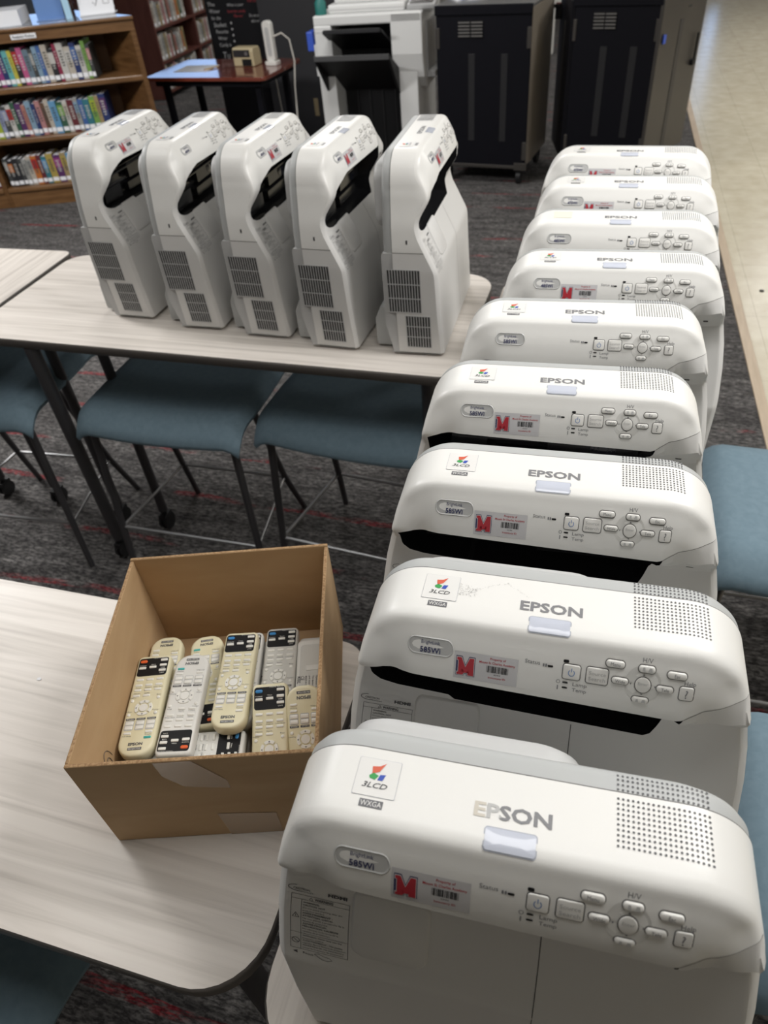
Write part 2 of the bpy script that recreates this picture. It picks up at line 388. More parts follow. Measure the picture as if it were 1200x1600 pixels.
def _body():
    m = MB(); rows = []
    zt = .27 if VAR == 0 else .255
    zr = [zt] + [z for z in (.265, .25, .235) if z < zt-.002] + [.22, .21, .206, .203, .20, .196, .191, .187, .183, .180, .176, .172, .16, .13, .10, .06, .03, .015, .008]
    n = 10
    for j in range(n): rows.append([(lambda z: (x, yF(x, z), z))(zb(x)+(zt-zb(x))*(j/n)) for x in XS])
    for z in zr: rows.append([(x, yF(x, z), z) for x in XS])
    rows.append([(x, yF(x, .006)+.003, .0055) for x in XS])
    m.grid(rows)
    ys = .0325
    zsr = [z for z in (.3375, .33, .32, .31, .30, .29, .28)] + zr
    right = [(x, ztop(x)) for x in XS if x > .12 and ztop(x) < .3775]
    pth = right + [(W0, z) for z in zsr]
    m.grid([[(x, yF(x, z)+(ys-yF(x, z))*j/3, z) for x, z in pth] for j in range(4)])
    pth = [(-W0, z) for z in [ZS-.0006] + [q for q in zr if q < ZS]]
    m.grid([[(x, yF(x, z)+(ys-yF(x, z))*j/3, z) for x, z in pth] for j in range(4)])
    m.grid([[(x, .05, .0055) for x in XS], [(x, yF(x, .006)+.003, .0055) for x in XS]])
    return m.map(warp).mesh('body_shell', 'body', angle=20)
def _recess():
    m = MB(); xs = [x for x in XS if -.1741 < x < .1241]
    lip = [(x, yF(x, zl(x))+.004, zl(x)+.0005) for x in xs]
    c1 = [(x, .004, zl(x)-.004) for x in xs]; c2 = [(x*.99, .018, zl(x)-.012) for x in xs]
    b1 = [(x*.99, .018, zb(x)+.006) for x in xs]; f1 = [(x, .002, zb(x)+.002) for x in xs]; f0 = [(x, yF(x, zb(x)), zb(x)) for x in xs]
    m.grid([lip, c1, c2]); m.grid([c2, b1]); m.grid([b1, f1, f0])
    # stepped inner ledge and a thin rail
    m.box((-.02, -.004, .3300), (.225, .014, .003)); m.box((-.118, .004, .325), (.05, .014, .028)); m.box((.048, .006, .3185), (.118, .012, .036))
    if VAR: m.box((-.105, .000, .292), (.07, .020, .030)); m.box((.02, .004, .285), (.10, .016, .018))
    m.box((-.01, -.0095, .3395), (.19, .0012, .0012))
    return m.map(warp).mesh('projection_window', 'black_gloss', angle=30)
def _lens():
    m = MB()
    for r, y in ((.0165, -.0005), (.0115, -.0012), (.0065, -.0018)):
        vs = [(.062+r*math.cos(a), y, .317+r*.85*math.sin(a)) for a in np.linspace(0, 2*math.pi, 29)[:-1]]
        m.add(vs, [tuple(range(28))]); 
        m.tube([(vx, y-.0004, vz) for vx, _, vz in vs] + [(vs[0][0], y-.0004, vs[0][2])], .0006, 5, cap=False)
    return m.map(warp).mesh('lens', 'glass')
def _backcover():
    m = MB(); xs = [-W0] + [x for x in XS if abs(x) < .1839] + [W0]
    pth = [(-W0, z) for z in (.238, .27, .30, .325)] + [(x, ztop(x)) for x in xs] + [(W0, z) for z in (.325, .30, .27, .238)]
    rings = []
    for y, i in ((.0315, .0045), (.0335, .0012), (.044, .0012), (.050, .004), (.0545, .010), (.056, .018)):
        rings.append([(x*(1-i/W0), y, z-i*max(0., min(1, (z-.26)/.12))) for x, z in pth])
    m.grid(rings); k = rings[-1]; m.add(k, [tuple(range(len(k)))])
    return m.map(warp).mesh('back_cover', 'grey_pl', angle=40, weld=True)
def _hump():
    m = MB(); base = rrect(.205, .125, .035, 8, -.0475, .333)
    cx, cz = -.0475, .333
    rings = [[(cx+(x-cx)*s, y, cz+(z-cz)*s) for x, z in base] + [(cx+(base[0][0]-cx)*s, y, cz+(base[0][1]-cz)*s)] for y, s in ((.050, 1), (.070, 1), (.077, .97), (.0805, .91))]
    m.grid(rings); m.add(rings[-1][:-1], [tuple(range(len(base)))])
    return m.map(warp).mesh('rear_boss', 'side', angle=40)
def _rear():
    m = MB(); prof = [(.030, ZS-.001), (.056, ZS-.001), (.0595, ZS-.006), (.0615, .075), (.046, .0065), (.030, .0065)]
    w = W0-.0004; n = len(prof)
    for mi, xa in ((0, -w), (0, w)): m.add([(xa, y, z) for y, z in prof], [tuple(range(n))])
    c = .004
    vs = [(-w, y, z) for y, z in prof] + [(w, y, z) for y, z in prof]
    m.add(vs, [(i, (i+1) % n, n+(i+1) % n, n+i) for i in range(n)])
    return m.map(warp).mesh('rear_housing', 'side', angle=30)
def _foot():
    m = MB(); prof = [(.045, .006), (.097, .006), (.099, .012), (.098, .072), (.085, .098), (.045, .102)]
    n = len(prof); vs = [(-.165, y, z) for y, z in prof] + [(.165, y, z) for y, z in prof]
    m.add(vs, [(i, (i+1) % n, n+(i+1) % n, n+i) for i in range(n)] + [tuple(range(n)), tuple(range(2*n-1, n-1, -1))])
    return m.mesh('cable_cover', 'grey_pl', angle=30)
def _feet():
    m = MB()
    for x in (-.15, .15):
        for y in (-.05, .03): m.tube([(x, y, 0), (x, y, .007)], .012, 14)
    return m.mesh('rubber_foot', 'black')
def _grille(y0, y1, z0, z1, nc, nr):
    m = MB(); x = -W0*WF((z0+z1)/2)
    def X(z): return -W0*WF(z)
    m.add([(X(z)-.0005, y, z) for y, z in ((y0, z0), (y1, z0), (y1, z1), (y0, z1))], [(0, 1, 2, 3)], 0)
    p = (y1-y0)/nc
    for i in range(nc+1):
        y = y0+p*i; m.add([(X(z)-o, y+dy, z) for z in (z0, z1) for o, dy in ((.0004, -.001), (.0010, -.001), (.0010, .001), (.0004, .001))], [(0, 1, 5, 4), (1, 2, 6, 5), (2, 3, 7, 6)], 1)
    for j in range(nr+1):
        z = z0+(z1-z0)*j/nr; m.add([(X(z)-o, y, z+dz) for y in (y0, y1) for o, dz in ((.0004, -.0008), (.0011, -.0008), (.0011, .0008), (.0004, .0008))], [(0, 1, 5, 4), (1, 2, 6, 5), (2, 3, 7, 6)], 1)
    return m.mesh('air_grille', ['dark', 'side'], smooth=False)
def ribbon(pts, w, up=(0, 0, 1)):
    """flat strip along pts, width w"""
    m = MB(); rows = [[], []]; upv = Vector(up)
    for i, p in enumerate(pts):
        d = (Vector(pts[min(i+1, len(pts)-1)])-Vector(pts[max(i-1, 0)])).normalized(); s = upv.cross(d).normalized()*w/2
        rows[0].append(tuple(Vector(p)+s)); rows[1].append(tuple(Vector(p)-s))
    return m.grid(rows)
def _seams():
    m = MB()
    def add(r): m.add(r.v, r.f)
    xs = [x for x in np.linspace(.124, .1775, 24)]
    add(ribbon([P(x, zl(x)+.0001, .0003) for x in xs], .0007, (0, -1, 0)))
    add(ribbon([P(.030, z, .0003) for z in np.linspace(.288 if VAR == 0 else .262, .02, 40)], .0008, (0, -1, 0)))
    add(ribbon([(-W0-.0002, yF(-W0, ZS)+(.0325-yF(-W0, ZS))*t, ZS) for t in np.linspace(0, 1, 5)], .0012, (1, 0, 0)))
    add(ribbon([(x, .0331, ztop(x)-.0001) for x in XS if abs(x) < .183], .0008, (0, 0, 1)))
    return m.map(warp).mesh('panel_seam', 'rim', smooth=False)
def _slide():
    m = MB(); base = rrect(.064, .084, .014, 6, -.087, .255)
    base = [(x, LZ(min(z, .2935))) for x, z in base]; cx, cz = -.087, LZ(.262)
    rg = [[P(cx+(x-cx)*s, cz+(z-cz)*s, o) for x, z in base+[base[0]]] for s, o in ((1.0, 0), (.975, .0022), (.93, .0034))]
    m.grid(rg); nn = 8
    k = [P(cx+(x-cx)*.93, cz+(z-cz)*.93, .0034) for x, z in base]; m.add(k, [tuple(range(len(k)))])
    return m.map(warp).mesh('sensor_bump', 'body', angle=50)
def patch(x, z, w, h, r, off, th, mats, top=None, rimw=.0008, place=P, ang=0):
    """a raised key with a dark line around it, laid on the surface"""
    m = MB(); n = 5
    def ring(e, o): return [place(x+px, z+pz, o) for px, pz in rrect(w+2*e, h+2*e, r+e, n)]
    m.add(ring(rimw, off), [tuple(range(4*n+4))], 0)
    a = ring(0, off+.00005); b = ring(-.0002, off+th); c = ring(-.0009, off+th*1.25)
    k = len(a); m.grid([a+[a[0]], b+[b[0]], c+[c[0]]], 1); m.add(c, [tuple(range(k))], 1)
    return m.map(warp).mesh('key', mats, angle=60)
def flat(x, z, w, h, r, off, mi, place=P, nx=6):
    m = MB(); pts = rrect(w, h, r, 4)
    m.add([place(x+a, z+b, off) for a, b in pts], [tuple(range(len(pts)))], 0)
    return m.map(warp).mesh('plate', mi, smooth=False)
def sheet(x0, x1, z0, z1, off, place=P, nx=10, nz=6):
    m = MB(); m.grid([[place(x0+(x1-x0)*i/nx, z0+(z1-z0)*j/nz, off) for i in range(nx+1)] for j in range(nz+1)]); return m
def lettering(name, items, mats, place=P, off=.0004):
    """items: (body, cx, cz, height, width, bold, material index)"""
    m = MB()
    for it in items:
        body, cx, cz, h, w, bold, mi = it[:7]; al = it[7] if len(it) > 7 else 'CENTER'; sh = it[8] if len(it) > 8 else 0
        v, fs = text2d(body, h, w, bold, al, sh)
        m.add([place(cx+a, cz+b, off) for a, b in v], fs, mi)
    return m.map(warp).mesh(name, mats, smooth=False, weld=False)
def wornbrand():
    v, fs = text2d('EPSON', .0105, .057, .028); m = MB(); o = 0
    for f in fs:
        c = sum(v[i][0] for i in f)/len(f)
        m.add([T(v[i][0], v[i][1], .0004) for i in f], [tuple(range(len(f)))], 0 if c < -.0185 else 1 if c < -.008 else 2)
    return m.map(warp).mesh('brand', ['worn', 'badge', 'inkmid'], smooth=False)
def _emblemM():
    m = MB()
    # slab-serif block M, unit box 0..10 x 0..10
    Mo = [(.3, .3), (3.5, .3), (3.5, 1.5), (2.7, 1.5), (2.7, 6.4), (4.6, 1.6), (5.4, 1.6), (7.3, 6.4), (7.3, 1.5), (6.6, 1.5), (6.5, .3), (9.7, .3), (9.7, 1.5), (8.9, 1.5), (8.9, 8.5), (9.7, 8.5), (9.7, 9.7), (7.4, 9.7), (5, 4.6), (2.6, 9.7), (.3, 9.7), (.3, 8.5), (1.1, 8.5), (1.1, 1.5), (.3, 1.5)]
    def put(poly, grow, off, mi):
        cx = cy = 5; n = len(poly); out = []
        for i in range(n):
            p0, p1, p2 = poly[i-1], poly[i], poly[(i+1) % n]
            d1 = Vector((p1[0]-p0[0], p1[1]-p0[1])).normalized(); d2 = Vector((p2[0]-p1[0], p2[1]-p1[1])).normalized()
            n1 = Vector((d1.y, -d1.x)); n2 = Vector((d2.y, -d2.x)); b = (n1+n2); b = b/max(.5, b.length_squared/2) if b.length > .1 else n1
            out.append((p1[0]+b.x*grow, p1[1]+b.y*grow))
        bm = bmesh.new(); vs = [bm.verts.new((x, y, 0)) for x, y in out]; f = bm.faces.new(vs); bmesh.ops.triangulate(bm, faces=[f])
        bm.verts.index_update(); vv = [tuple(v.co) for v in bm.verts]; ff = [tuple(v.index for v in g.verts) for g in bm.faces]; bm.free()
        m.add([P(-.0805+.0165*(x/10), .3765+.0175*(y/10), off) for x, y, _ in vv], ff, mi)
    put(Mo, .75, .00055, 0); put(Mo, .42, .0008, 1); put(Mo, .08, .00105, 2)
    return m.map(warp).mesh('emblem', ['navy', 'sticker', 'red'], smooth=False, weld=False)
def _barcode():
    m = MB(); rng = random.Random(3); x = -.0525
    while x < -.0325:
        w = rng.choice((.0003, .0005, .0008)); m.add([P(x, .3895-.0065, .0006), P(x+w, .3895-.0065, .0006), P(x+w, .3895, .0006), P(x, .3895, .0006)], [(0, 1, 2, 3)], 0); x += w+rng.choice((.0003, .0005, .0007))
    return m.map(warp).mesh('barcode', 'black', smooth=False, weld=False)
def _vents(kind):
    m = MB(); nx = 19; y1 = .0275
    for i in range(nx):
        x = .0745+.0640*i/(nx-1)
        if kind == 'dots':
            for j in range(15):
                y = .047-.0039*j
                if abs(y-.0325) < .0018: continue
                r = .00098
                zz = -.0012 if y > .033 else 0
                if y > .045: zz -= .0012
                m.add([(x+r*math.cos(a), y+r*math.sin(a), ztop(x+r*math.cos(a))+.0004+zz) for a in np.linspace(0, 2*math.pi, 9)[:-1]], [tuple(range(8))])
        else:
            m.add([(x-.0006, -.010, ztop(x)+.0003), (x+.0006, -.010, ztop(x)+.0003), (x+.0006, .028, ztop(x)+.0003), (x-.0006, .028, ztop(x)+.0003)], [(0, 1, 2, 3)])
    return m.mesh('vent_holes', 'ink' if kind == 'dots' else 'inkmid', smooth=False, weld=False)
def _logo():
    m = MB()
    def tri(pts, mi): m.add([T(x, y, .0008) for x, y in pts], [tuple(range(len(pts)))], mi)
    cx, cy = -.1055, .0105
    tri([(cx-.0055, cy+.0065), (cx+.0005, cy+.0075), (cx+.0050, cy+.0105), (cx+.0010, cy+.0030), (cx-.0045, cy+.0005)], 0)
    tri([(cx-.0065, cy-.0010), (cx-.0035, cy+.0015), (cx+.0010, cy-.0005), (cx-.0015, cy-.0040), (cx-.0060, cy-.0030)], 1)
    tri([(cx+.0005, cy-.0040), (cx+.0020, cy+.0005), (cx+.0065, cy+.0010), (cx+.0045, cy-.0040)], 2)
    v, fs = text2d('3LCD', .0042, .020, .01, 'CENTER', .3)
    m.add([T(cx+a-.0005, cy-.0085+b, .0008) for a, b in v], fs, 3)
    return m.mesh('display_logo', ['orangeink', 'green', 'blueink', 'ink'], smooth=False, weld=False)
def _wxga():
    m = MB(); pts = rrect(.0185, .0062, .0003, 1)
    m.add([T(-.1055+a, -.0125+b, .0003) for a, b in pts], [tuple(range(len(pts)))], 0)
    v, fs = text2d('WXGA', .0040, .0165, .0)
    m.add([T(-.1055+a, -.0125+b, .0005) for a, b in v], fs, 1)
    return m.mesh('format_mark', ['inkbold', 'logo_plate'], smooth=False, weld=False)
def PL(x, z, o): return P(x, LZ(z), o)
def _warning():
    m = MB(); x0, x1, z0, z1 = -.171, -.121, .203, .272
    def line(a, b, w=.0004):
        v = ribbon([PL(a[0]+(b[0]-a[0])*t, a[1]+(b[1]-a[1])*t, .0004) for t in np.linspace(0, 1, 6)], w, (0, -1, .3)); m.add(v.v, v.f, 0)
    zh, xc, zm = .2665, -.162, .224
    for a, b in (((x0, z1), (x1, z1)), ((x0, z0), (x1, z0)), ((x0, z0), (x0, z1)), ((x1, z0), (x1, z1)), ((x0, zh), (x1, zh)), ((xc, z0), (xc, zh)), ((x0, zm), (x1, zm))): line(a, b)
    def tx(s, cx, cz, h, w, bold=0, al='LEFT'):
        v, fs = text2d(s, h, w, bold, al); m.add([PL(cx+a, cz+b, .0005) for a, b in v], fs, 0)
    tx('WARNING', -.143, .2692, .0030, .016, .03, 'CENTER')
    rows = [('WARNING:', .014, 1), ('CAUTION. HOT', .019, 1), ('Do not place anything near the', .034, 0), ('projection window.', .019, 0), ('AVERTISSEMENT :', .026, 1), ('ATTENTION. CHAUD', .026, 1), ('Ne rien placer a proximite de la', .036, 0), ('fenetre de projection.', .022, 0),
            ('ADVERTENCIA:', .021, 1), ('PRECAUCION. CALIENTE', .031, 1), ('No coloque nada cerca de la', .031, 0), ('ventana de proyeccion.', .024, 0)]
    z = .2635
    for s, w, bold in rows: tx(s, xc+.0015, z, .0019, w, .02 if bold else 0); z -= .0033
    z = .2215
    for s, w, bold in [('WARNING: Never look into the', .034, 1), ('projection window.', .019, 0), ('AVERTISSEMENT : Ne jamais', .035, 1), ('regarder dans la fenetre de projection.', .038, 0), ('ADVERTENCIA: No mire nunca a', .036, 1), ('traves de la ventana de proyeccion.', .036, 0)]: tx(s, xc+.0015, z, .0018, w, .01 if bold else 0); z -= .0031
    cx, cz = (x0+xc)/2, .246
    for a, b in (((cx-.003, cz-.0028), (cx+.003, cz-.0028)), ((cx-.003, cz-.0028), (cx, cz+.003)), ((cx+.003, cz-.0028), (cx, cz+.003)), ((cx, cz-.0018), (cx, cz+.0012))): line(a, b, .0005)
    for a, b in (((-.1555, .2680), (-.1525, .2680)), ((-.1555, .2680), (-.154, .2708)), ((-.1525, .2680), (-.154, .2708))): line(a, b, .0004)
    c2 = .2135; pr = [(cx+.0033*math.cos(t), c2+.0033*math.sin(t)) for t in np.linspace(0, 2*math.pi, 25)]
    v = ribbon([PL(a, b, .0005) for a, b in pr], .0006, (0, -1, .3)); m.add(v.v, v.f, 0); line((cx-.0022, c2+.0022), (cx+.0022, c2-.0022), .0006)
    # row above: connector marks
    tx('CRESTRON', -.170, .2790, .0022, .0145, .01); tx('connected', -.163, .2762, .0016, .010)
    pr = [(-.166+.0085*math.cos(t), .2795+.0036*math.sin(t)) for t in np.linspace(1.7, 5.2, 18)]
    v = ribbon([PL(a, b, .0005) for a, b in pr], .0006, (0, -1, .3)); m.add(v.v, v.f, 0)
    tx('HDMI', -.140, .2785, .0034, .0165, .05)
    # row below: focus mark and wiping hand
    tx('Focus', -.160, .1985, .0028, .009); m.add([PL(-.169, .1985, .0005), PL(-.165, .2005, .0005), PL(-.165, .1965, .0005)], [(0, 1, 2)], 0)
    hd = [(-.150, .2), (-.146, .2015), (-.142, .1995), (-.137, .199), (-.1345, .1965), (-.138, .1945), (-.143, .1945), (-.147, .1975), (-.150, .2)]
    v = ribbon([PL(a, b, .0005) for a, b in hd], .0005, (0, -1, .3)); m.add(v.v, v.f, 0)
    return m.map(warp).mesh('warning_label', 'ink', smooth=False, weld=False)
KEYS = [('menu_button', 'Menu', .0600, .4070, .0160, .0052), ('up_button', '', .0868, .4065, .0140, .0052), ('escape_button', 'Esc', .1120, .4050, .0160, .0052),
        ('wide_button', 'Wide', .0655, .3945, .0140, .0050), ('tele_button', 'Tele', .1035, .3930, .0140, .0050), ('down_button', '', .0845, .3800, .0140, .0052)]
BUT = [('power_button', .0235, .3950, .0150, .0125, .002), ('source_button', .0458, .3950, .0185, .0135, .002), ('help_button', .1215, .3915, .0115, .0115, .002)]
def projector(loc, rz, label, group, model='585Wi', sticker=True, vents='dots', logo='color', worn=False, residue=False, zs=1.):
    setvar(0 if zs == 1. else 1)
    t = thing('projector', label, 'projector', loc, rz, group)
    if zs != 1: t.scale = (1.03, 1.03, zs)
    g = lambda name, key, fn, par=None, lab=None: link(name, pm(key, fn), par or t, label=lab)
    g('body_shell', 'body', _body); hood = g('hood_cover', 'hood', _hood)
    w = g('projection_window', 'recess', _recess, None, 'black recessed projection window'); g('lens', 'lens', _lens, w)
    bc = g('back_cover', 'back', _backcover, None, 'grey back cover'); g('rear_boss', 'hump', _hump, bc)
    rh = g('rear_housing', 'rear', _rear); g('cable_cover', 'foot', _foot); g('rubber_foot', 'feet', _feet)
    g('air_grille', 'gr1', lambda: _grille(-.030, .049, .108, .205, 12, 3)); g('air_grille', 'gr2', lambda: _grille(-.050, .010, .022, .100, 9, 3))
    g('panel_seam', 'seams', _seams); g('sensor_bump', 'slide', _slide)
    g('security_slot', 'slot', lambda: MB().box((-W0*WF(.262)-.0002, -.002, .262), (.0012, .0035, .008)).mesh('slot', 'dark'))
    g('vent_holes', 'vent'+vents, lambda: _vents(vents), hood)
    # brand lettering
    if worn:
        g('brand_lettering', 'brandworn', lambda: wornbrand(), hood, 'brand lettering with its first letters worn pale')
    else:
        g('brand_lettering', 'brand', lambda: lettering('brand', [('EPSON', 0, 0, .0105, .057, .028, 0)], ['inkmid'], T), hood)
    def sens():
        m = MB(); c0 = -.0200
        def rings(w, h, r, o, mi):
            base = rrect(w, h, r, 4); rr = [[T(x*k, c0+y*k, o) for x, y in base+[base[0]]] for k in (1, .8, .6, .4, .2)]
            m.grid(rr, mi); m.add(rr[-1][:-1], [tuple(range(len(base)))], mi)
        rings(.0385, .0170, .0028, .0004, 0); rings(.0366, .0151, .002, .0008, 1)
        return m.mesh('sensor', ['sensor_rim', 'sensor'], angle=60)
    g('sensor_window', 'sensor', sens, None, 'pale violet sensor window')
    if logo == 'blank':
        g('blank_sticker', 'blank', lambda: MB().add([T(-.1055+a, .0085+b, .0005) for a, b in rrect(.033, .030, .0005, 1)], [tuple(range(8))]).mesh('blank', mat('blank_sticker', (.84, .82, .66), .5), smooth=False), hood, 'blank cream sticker')
    else:
        pl = g('logo_plate', 'logoplate', lambda: (lambda m: m.add([T(-.1055+a, .0085+b, .0003) for a, b in rrect(.0340, .0310, .0008, 1)], [tuple(range(8))], 0).add([T(-.1055+a, .0085+b, .0005) for a, b in rrect(.0335, .0305, .0008, 1)], [tuple(range(8))], 1))(MB()).mesh('logo_plate', ['sensor_rim', 'logo_plate'], smooth=False))
        g('display_logo', 'logo', _logo, pl)
        g('format_mark', 'wxga', _wxga, hood)
    def badge():
        m = MB(); a = rrect(.0445, .0155, .0078, 8); b = rrect(.043, .014, .007, 8); c = rrect(.041, .0125, .0062, 8)
        m.add([P(-.1065+x, .3985+z, .0002) for x, z in a], [tuple(range(len(a)))], 0); m.add([P(-.1065+x, .3985+z, .0003) for x, z in b], [tuple(range(len(b)))], 1)
        m.grid([[P(-.1065+x, .3985+z, o) for x, z in q+[q[0]]] for q, o in ((a, .0002), (b, .0009), (c, .0003))], 1)
        return m.map(warp).mesh('model_badge', ['rim', 'badge'], angle=50)
    bd = g('model_badge', 'badge', badge)
    g('model_lettering', 'mod'+model, lambda: lettering('model', [('BrightLink', -.1065, .4020, .0029, .018, 0, 0), (model, -.1065, .3955, .0047, .0195, .02, 0)], ['navy'], off=.0006), bd)
    # control panel
    def ringp():
        m = MB(); m.add([P(.0850+.0155*math.cos(a), .3935+.0155*math.sin(a), .00025) for a in np.linspace(0, 2*math.pi, 33)[:-1]], [tuple(range(32))])
        return m.map(warp).mesh('button_ring', 'ringpad', smooth=False)
    g('button_ring', 'ringp', ringp)
    for nm, tx, x, z, w_, h_ in KEYS:
        b = g(nm, nm, lambda x=x, z=z, w_=w_, h_=h_: patch(x, z, w_, h_, h_/2, .0003, .0017, ['rim', 'button']))
        if tx: g('key_lettering', nm+'t', lambda x=x, z=z, tx=tx: lettering('key_lettering', [(tx, x, z, .0026, None, 0, 0)], ['inkmid'], off=.0026), b)
        else: g('key_lettering', nm+'t', lambda x=x, z=z: MB().add([P(x+a, z+b2, .0026) for a, b2 in ((-.004, -.0014), (-.0015, -.0014), (-.002, .0014), (-.0035, .0014), (.001, -.0014), (.0045, -.0014), (.004, .0014), (.0018, .0014))], [(0, 1, 2, 3), (4, 5, 6, 7)]).map(warp).mesh('trapezoid_mark', 'badge', smooth=False), b)
    for nm, x, z, w_, h_, r_ in BUT:
        b = g(nm, nm, lambda x=x, z=z, w_=w_, h_=h_, r_=r_: patch(x, z, w_, h_, r_, .0003, .0007, ['rim', 'button']))
        if nm == 'source_button': g('key_lettering', nm+'t', lambda: lettering('k', [('Source', x, z+.0024, .0030, .0145, 0, 0), ('Search', x, z-.0024, .0030, .0145, 0, 0)], ['badge'], off=.0014), b)
        elif nm == 'help_button': g('key_lettering', nm+'t', lambda: lettering('k', [('?', x, z, .0068, None, 0, 0)], ['inkmid'], off=.0014), b)
        else:
            def pw():
                m = MB(); v = ribbon([P(x+.0026*math.cos(a), z-.0003+.0026*math.sin(a), .0014) for a in np.linspace(R(125), R(415), 20)], .0007, (0, -1, .3)); m.add(v.v, v.f)
                v = ribbon([P(x, z+q, .0014) for q in (.0005, .002, .0036)], .0007, (0, -1, .3)); m.add(v.v, v.f); return m.map(warp).mesh('power_mark', 'blueacr', smooth=False)
            g('power_mark', 'powermark', pw, b)
    b = g('enter_button', 'enter', lambda: patch(.0850, .3935, .0130, .0130, .0064, .0004, .0009, ['rim', 'button'])); g('key_lettering', 'entert', lambda: lettering('k', [('Enter', .085, .3950, .0024, .0085, 0, 0)], ['badge'], off=.0018), b)
    def marks():
        it = [('Status', -.0115, .3990, .0032, .0135, 0, 0), ('Lamp', .0320, .3845, .0034, .0125, 0, 0), ('Temp', .0320, .3790, .0034, .0125, 0, 0), ('H/V', .0868, .4128, .0036, .0085, 0, 0), ('Help', .1235, .4000, .0032, .0095, 0, 0)]
        m = MB()
        for body, cx, cz, h, w_, bo, mi in it:
            v, fs = text2d(body, h, w_, bo); m.add([P(cx+a, cz+b2, .0004) for a, b2 in v], fs, 0)
        for cx, cz in ((.0850, .4012), (.0850, .3858)): m.add([P(cx-.0011, cz, .0005), P(cx+.0011, cz, .0005), P(cx, cz+(.0013 if cz > .39 else -.0013), .0005)], [(0, 1, 2)], 0)
        for cx, s in ((.0752, -1), (.0948, 1)): m.add([P(cx, .3945, .0005), P(cx, .3925, .0005), P(cx+.0013*s, .3935, .0005)], [(0, 1, 2)], 0)
        for k in range(2): m.add([P(-.0015+.0022*k+a, .3978+b2, .0005) for a, b2 in rrect(.0016, .0026, .0004, 1)], [tuple(range(8))], 0)
        v = ribbon([P(.0128+.0016*math.cos(a), .3852+.0016*math.sin(a), .0005) for a in np.linspace(0, 2*math.pi, 13)], .0005, (0, -1, .3)); m.add(v.v, v.f, 0)
        m.add([P(.0128+a, .3795+b2, .0005) for a, b2 in rrect(.0009, .0045, .0004, 2)], [tuple(range(12))], 0)
        return m.map(warp).mesh('panel_markings', ['inkmid', 'black'], smooth=False, weld=False)
    g('panel_markings', 'marks', marks)
    for i, (cx, cz, w_, h_) in enumerate(((.0045, .3975, .005, .0018), (.0180, .4035, .0048, .0024), (.0190, .3850, .0050, .0016), (.0190, .3800, .0050, .0016))):
        g('indicator_light', 'led%d' % i, lambda cx=cx, cz=cz, w_=w_, h_=h_: MB().add([P(cx+a, cz+b2, .0005) for a, b2 in rrect(w_, h_, .0008, 2)], [tuple(range(12))]).map(warp).mesh('indicator_light', 'black', smooth=False))
    if sticker:
        def st(): return sheet(-.0832, -.0240, .3720, .3985, .0003, P, 12, 4).map(warp).mesh('asset_sticker', 'sticker')
        s = g('asset_sticker', 'sticker', st, None, 'silver asset sticker with red block letter')
        g('emblem', 'emblem', _emblemM, s); g('barcode', 'barcode', _barcode, s)
        g('sticker_lettering', 'stlet', lambda: lettering('sticker_lettering', [('Property of', -.0425, .3958, .0019, .0145, .01, 0), ('Mount St Charles Academy', -.0430, .3922, .0019, .033, .01, 0), ('6044', -.0425, .3812, .0015, .006, 0, 1), ('Inventory ID', -.0425, .3780, .0019, .016, .01, 0)], ['red', 'ink'], off=.0006), s)
    g('warning_label', 'warn', _warning)
    g('front_dot', 'fdot', lambda: MB().add([P(.155+a, .335+b2, .0004) for a, b2 in rrect(.0075, .0045, .001, 2)], [tuple(range(12))]).map(warp).mesh('front_dot', 'black', smooth=False))
    if residue:
        def res():
            rng = random.Random(5); m = MB()
            def spk(x, y):
                a = rng.uniform(0, 3); s = rng.uniform(.0003, .0009); m.add([T(x+s*math.cos(a), y+s*math.sin(a), .0004), T(x-s*.3*math.sin(a), y+s*.3*math.cos(a), .0004), T(x-s*math.cos(a), y-s*math.sin(a), .0004), T(x+s*.3*math.sin(a), y-s*.3*math.cos(a), .0004)], [(0, 1, 2, 3)])
            for _ in range(150):
                u = rng.random(); spk(-.094+.022*u+rng.uniform(-.002, .002), .002+rng.random()*(.016-.004*u))
            for _ in range(60):
                u = rng.random(); spk(-.094+.052*u, .001+.024*u+rng.uniform(-.001, .001))
            for _ in range(22):
                u = rng.random(); spk(-.043+.022*u, .024-.014*u+rng.uniform(-.001, .001))
            return m.mesh('tape_residue', 'badge', smooth=False, weld=False)
        g('tape_residue', 'residue', res, hood, 'speckled tape residue')
    return t
# ------------------------------------------------------------ the room
FX0, FX1, FY0, FY1 = -12.5, 6.0, -2.5, 14.0
def strip_x(y): return .735-.0352*(y-2.617)
m = MB(); m.add([(FX0, FY0, 0), (strip_x(FY0)-.01, FY0, 0), (strip_x(FY1)-.01, FY1, 0), (FX0, FY1, 0)], [(0, 1, 2, 3)]); structure('floor', m.mesh('carpet_floor', 'carpet', smooth=False))
m = MB(); m.add([(strip_x(FY0)+.03, FY0, 0), (FX1, FY0, 0), (FX1, FY1, 0), (strip_x(FY1)+.03, FY1, 0)], [(0, 1, 2, 3)]); structure('floor', m.mesh('tile_floor', 'tile', smooth=False))
m = MB(); sx = strip_x
a = [(sx(FY0)-.012, FY0), (sx(FY0)+.033, FY0), (sx(FY1)+.033, FY1), (sx(FY1)-.012, FY1)]
m.prism(a, -.002, .006); structure('trim_1', m.mesh('threshold', 'wood_strip', smooth=False), .002)
m = MB(); m.box(((FX0+FX1)/2, (FY0+FY1)/2, CEIL+.02), (FX1-FX0, FY1-FY0, .04)); structure('ceiling', m.mesh('ceiling', 'ceil', smooth=False))
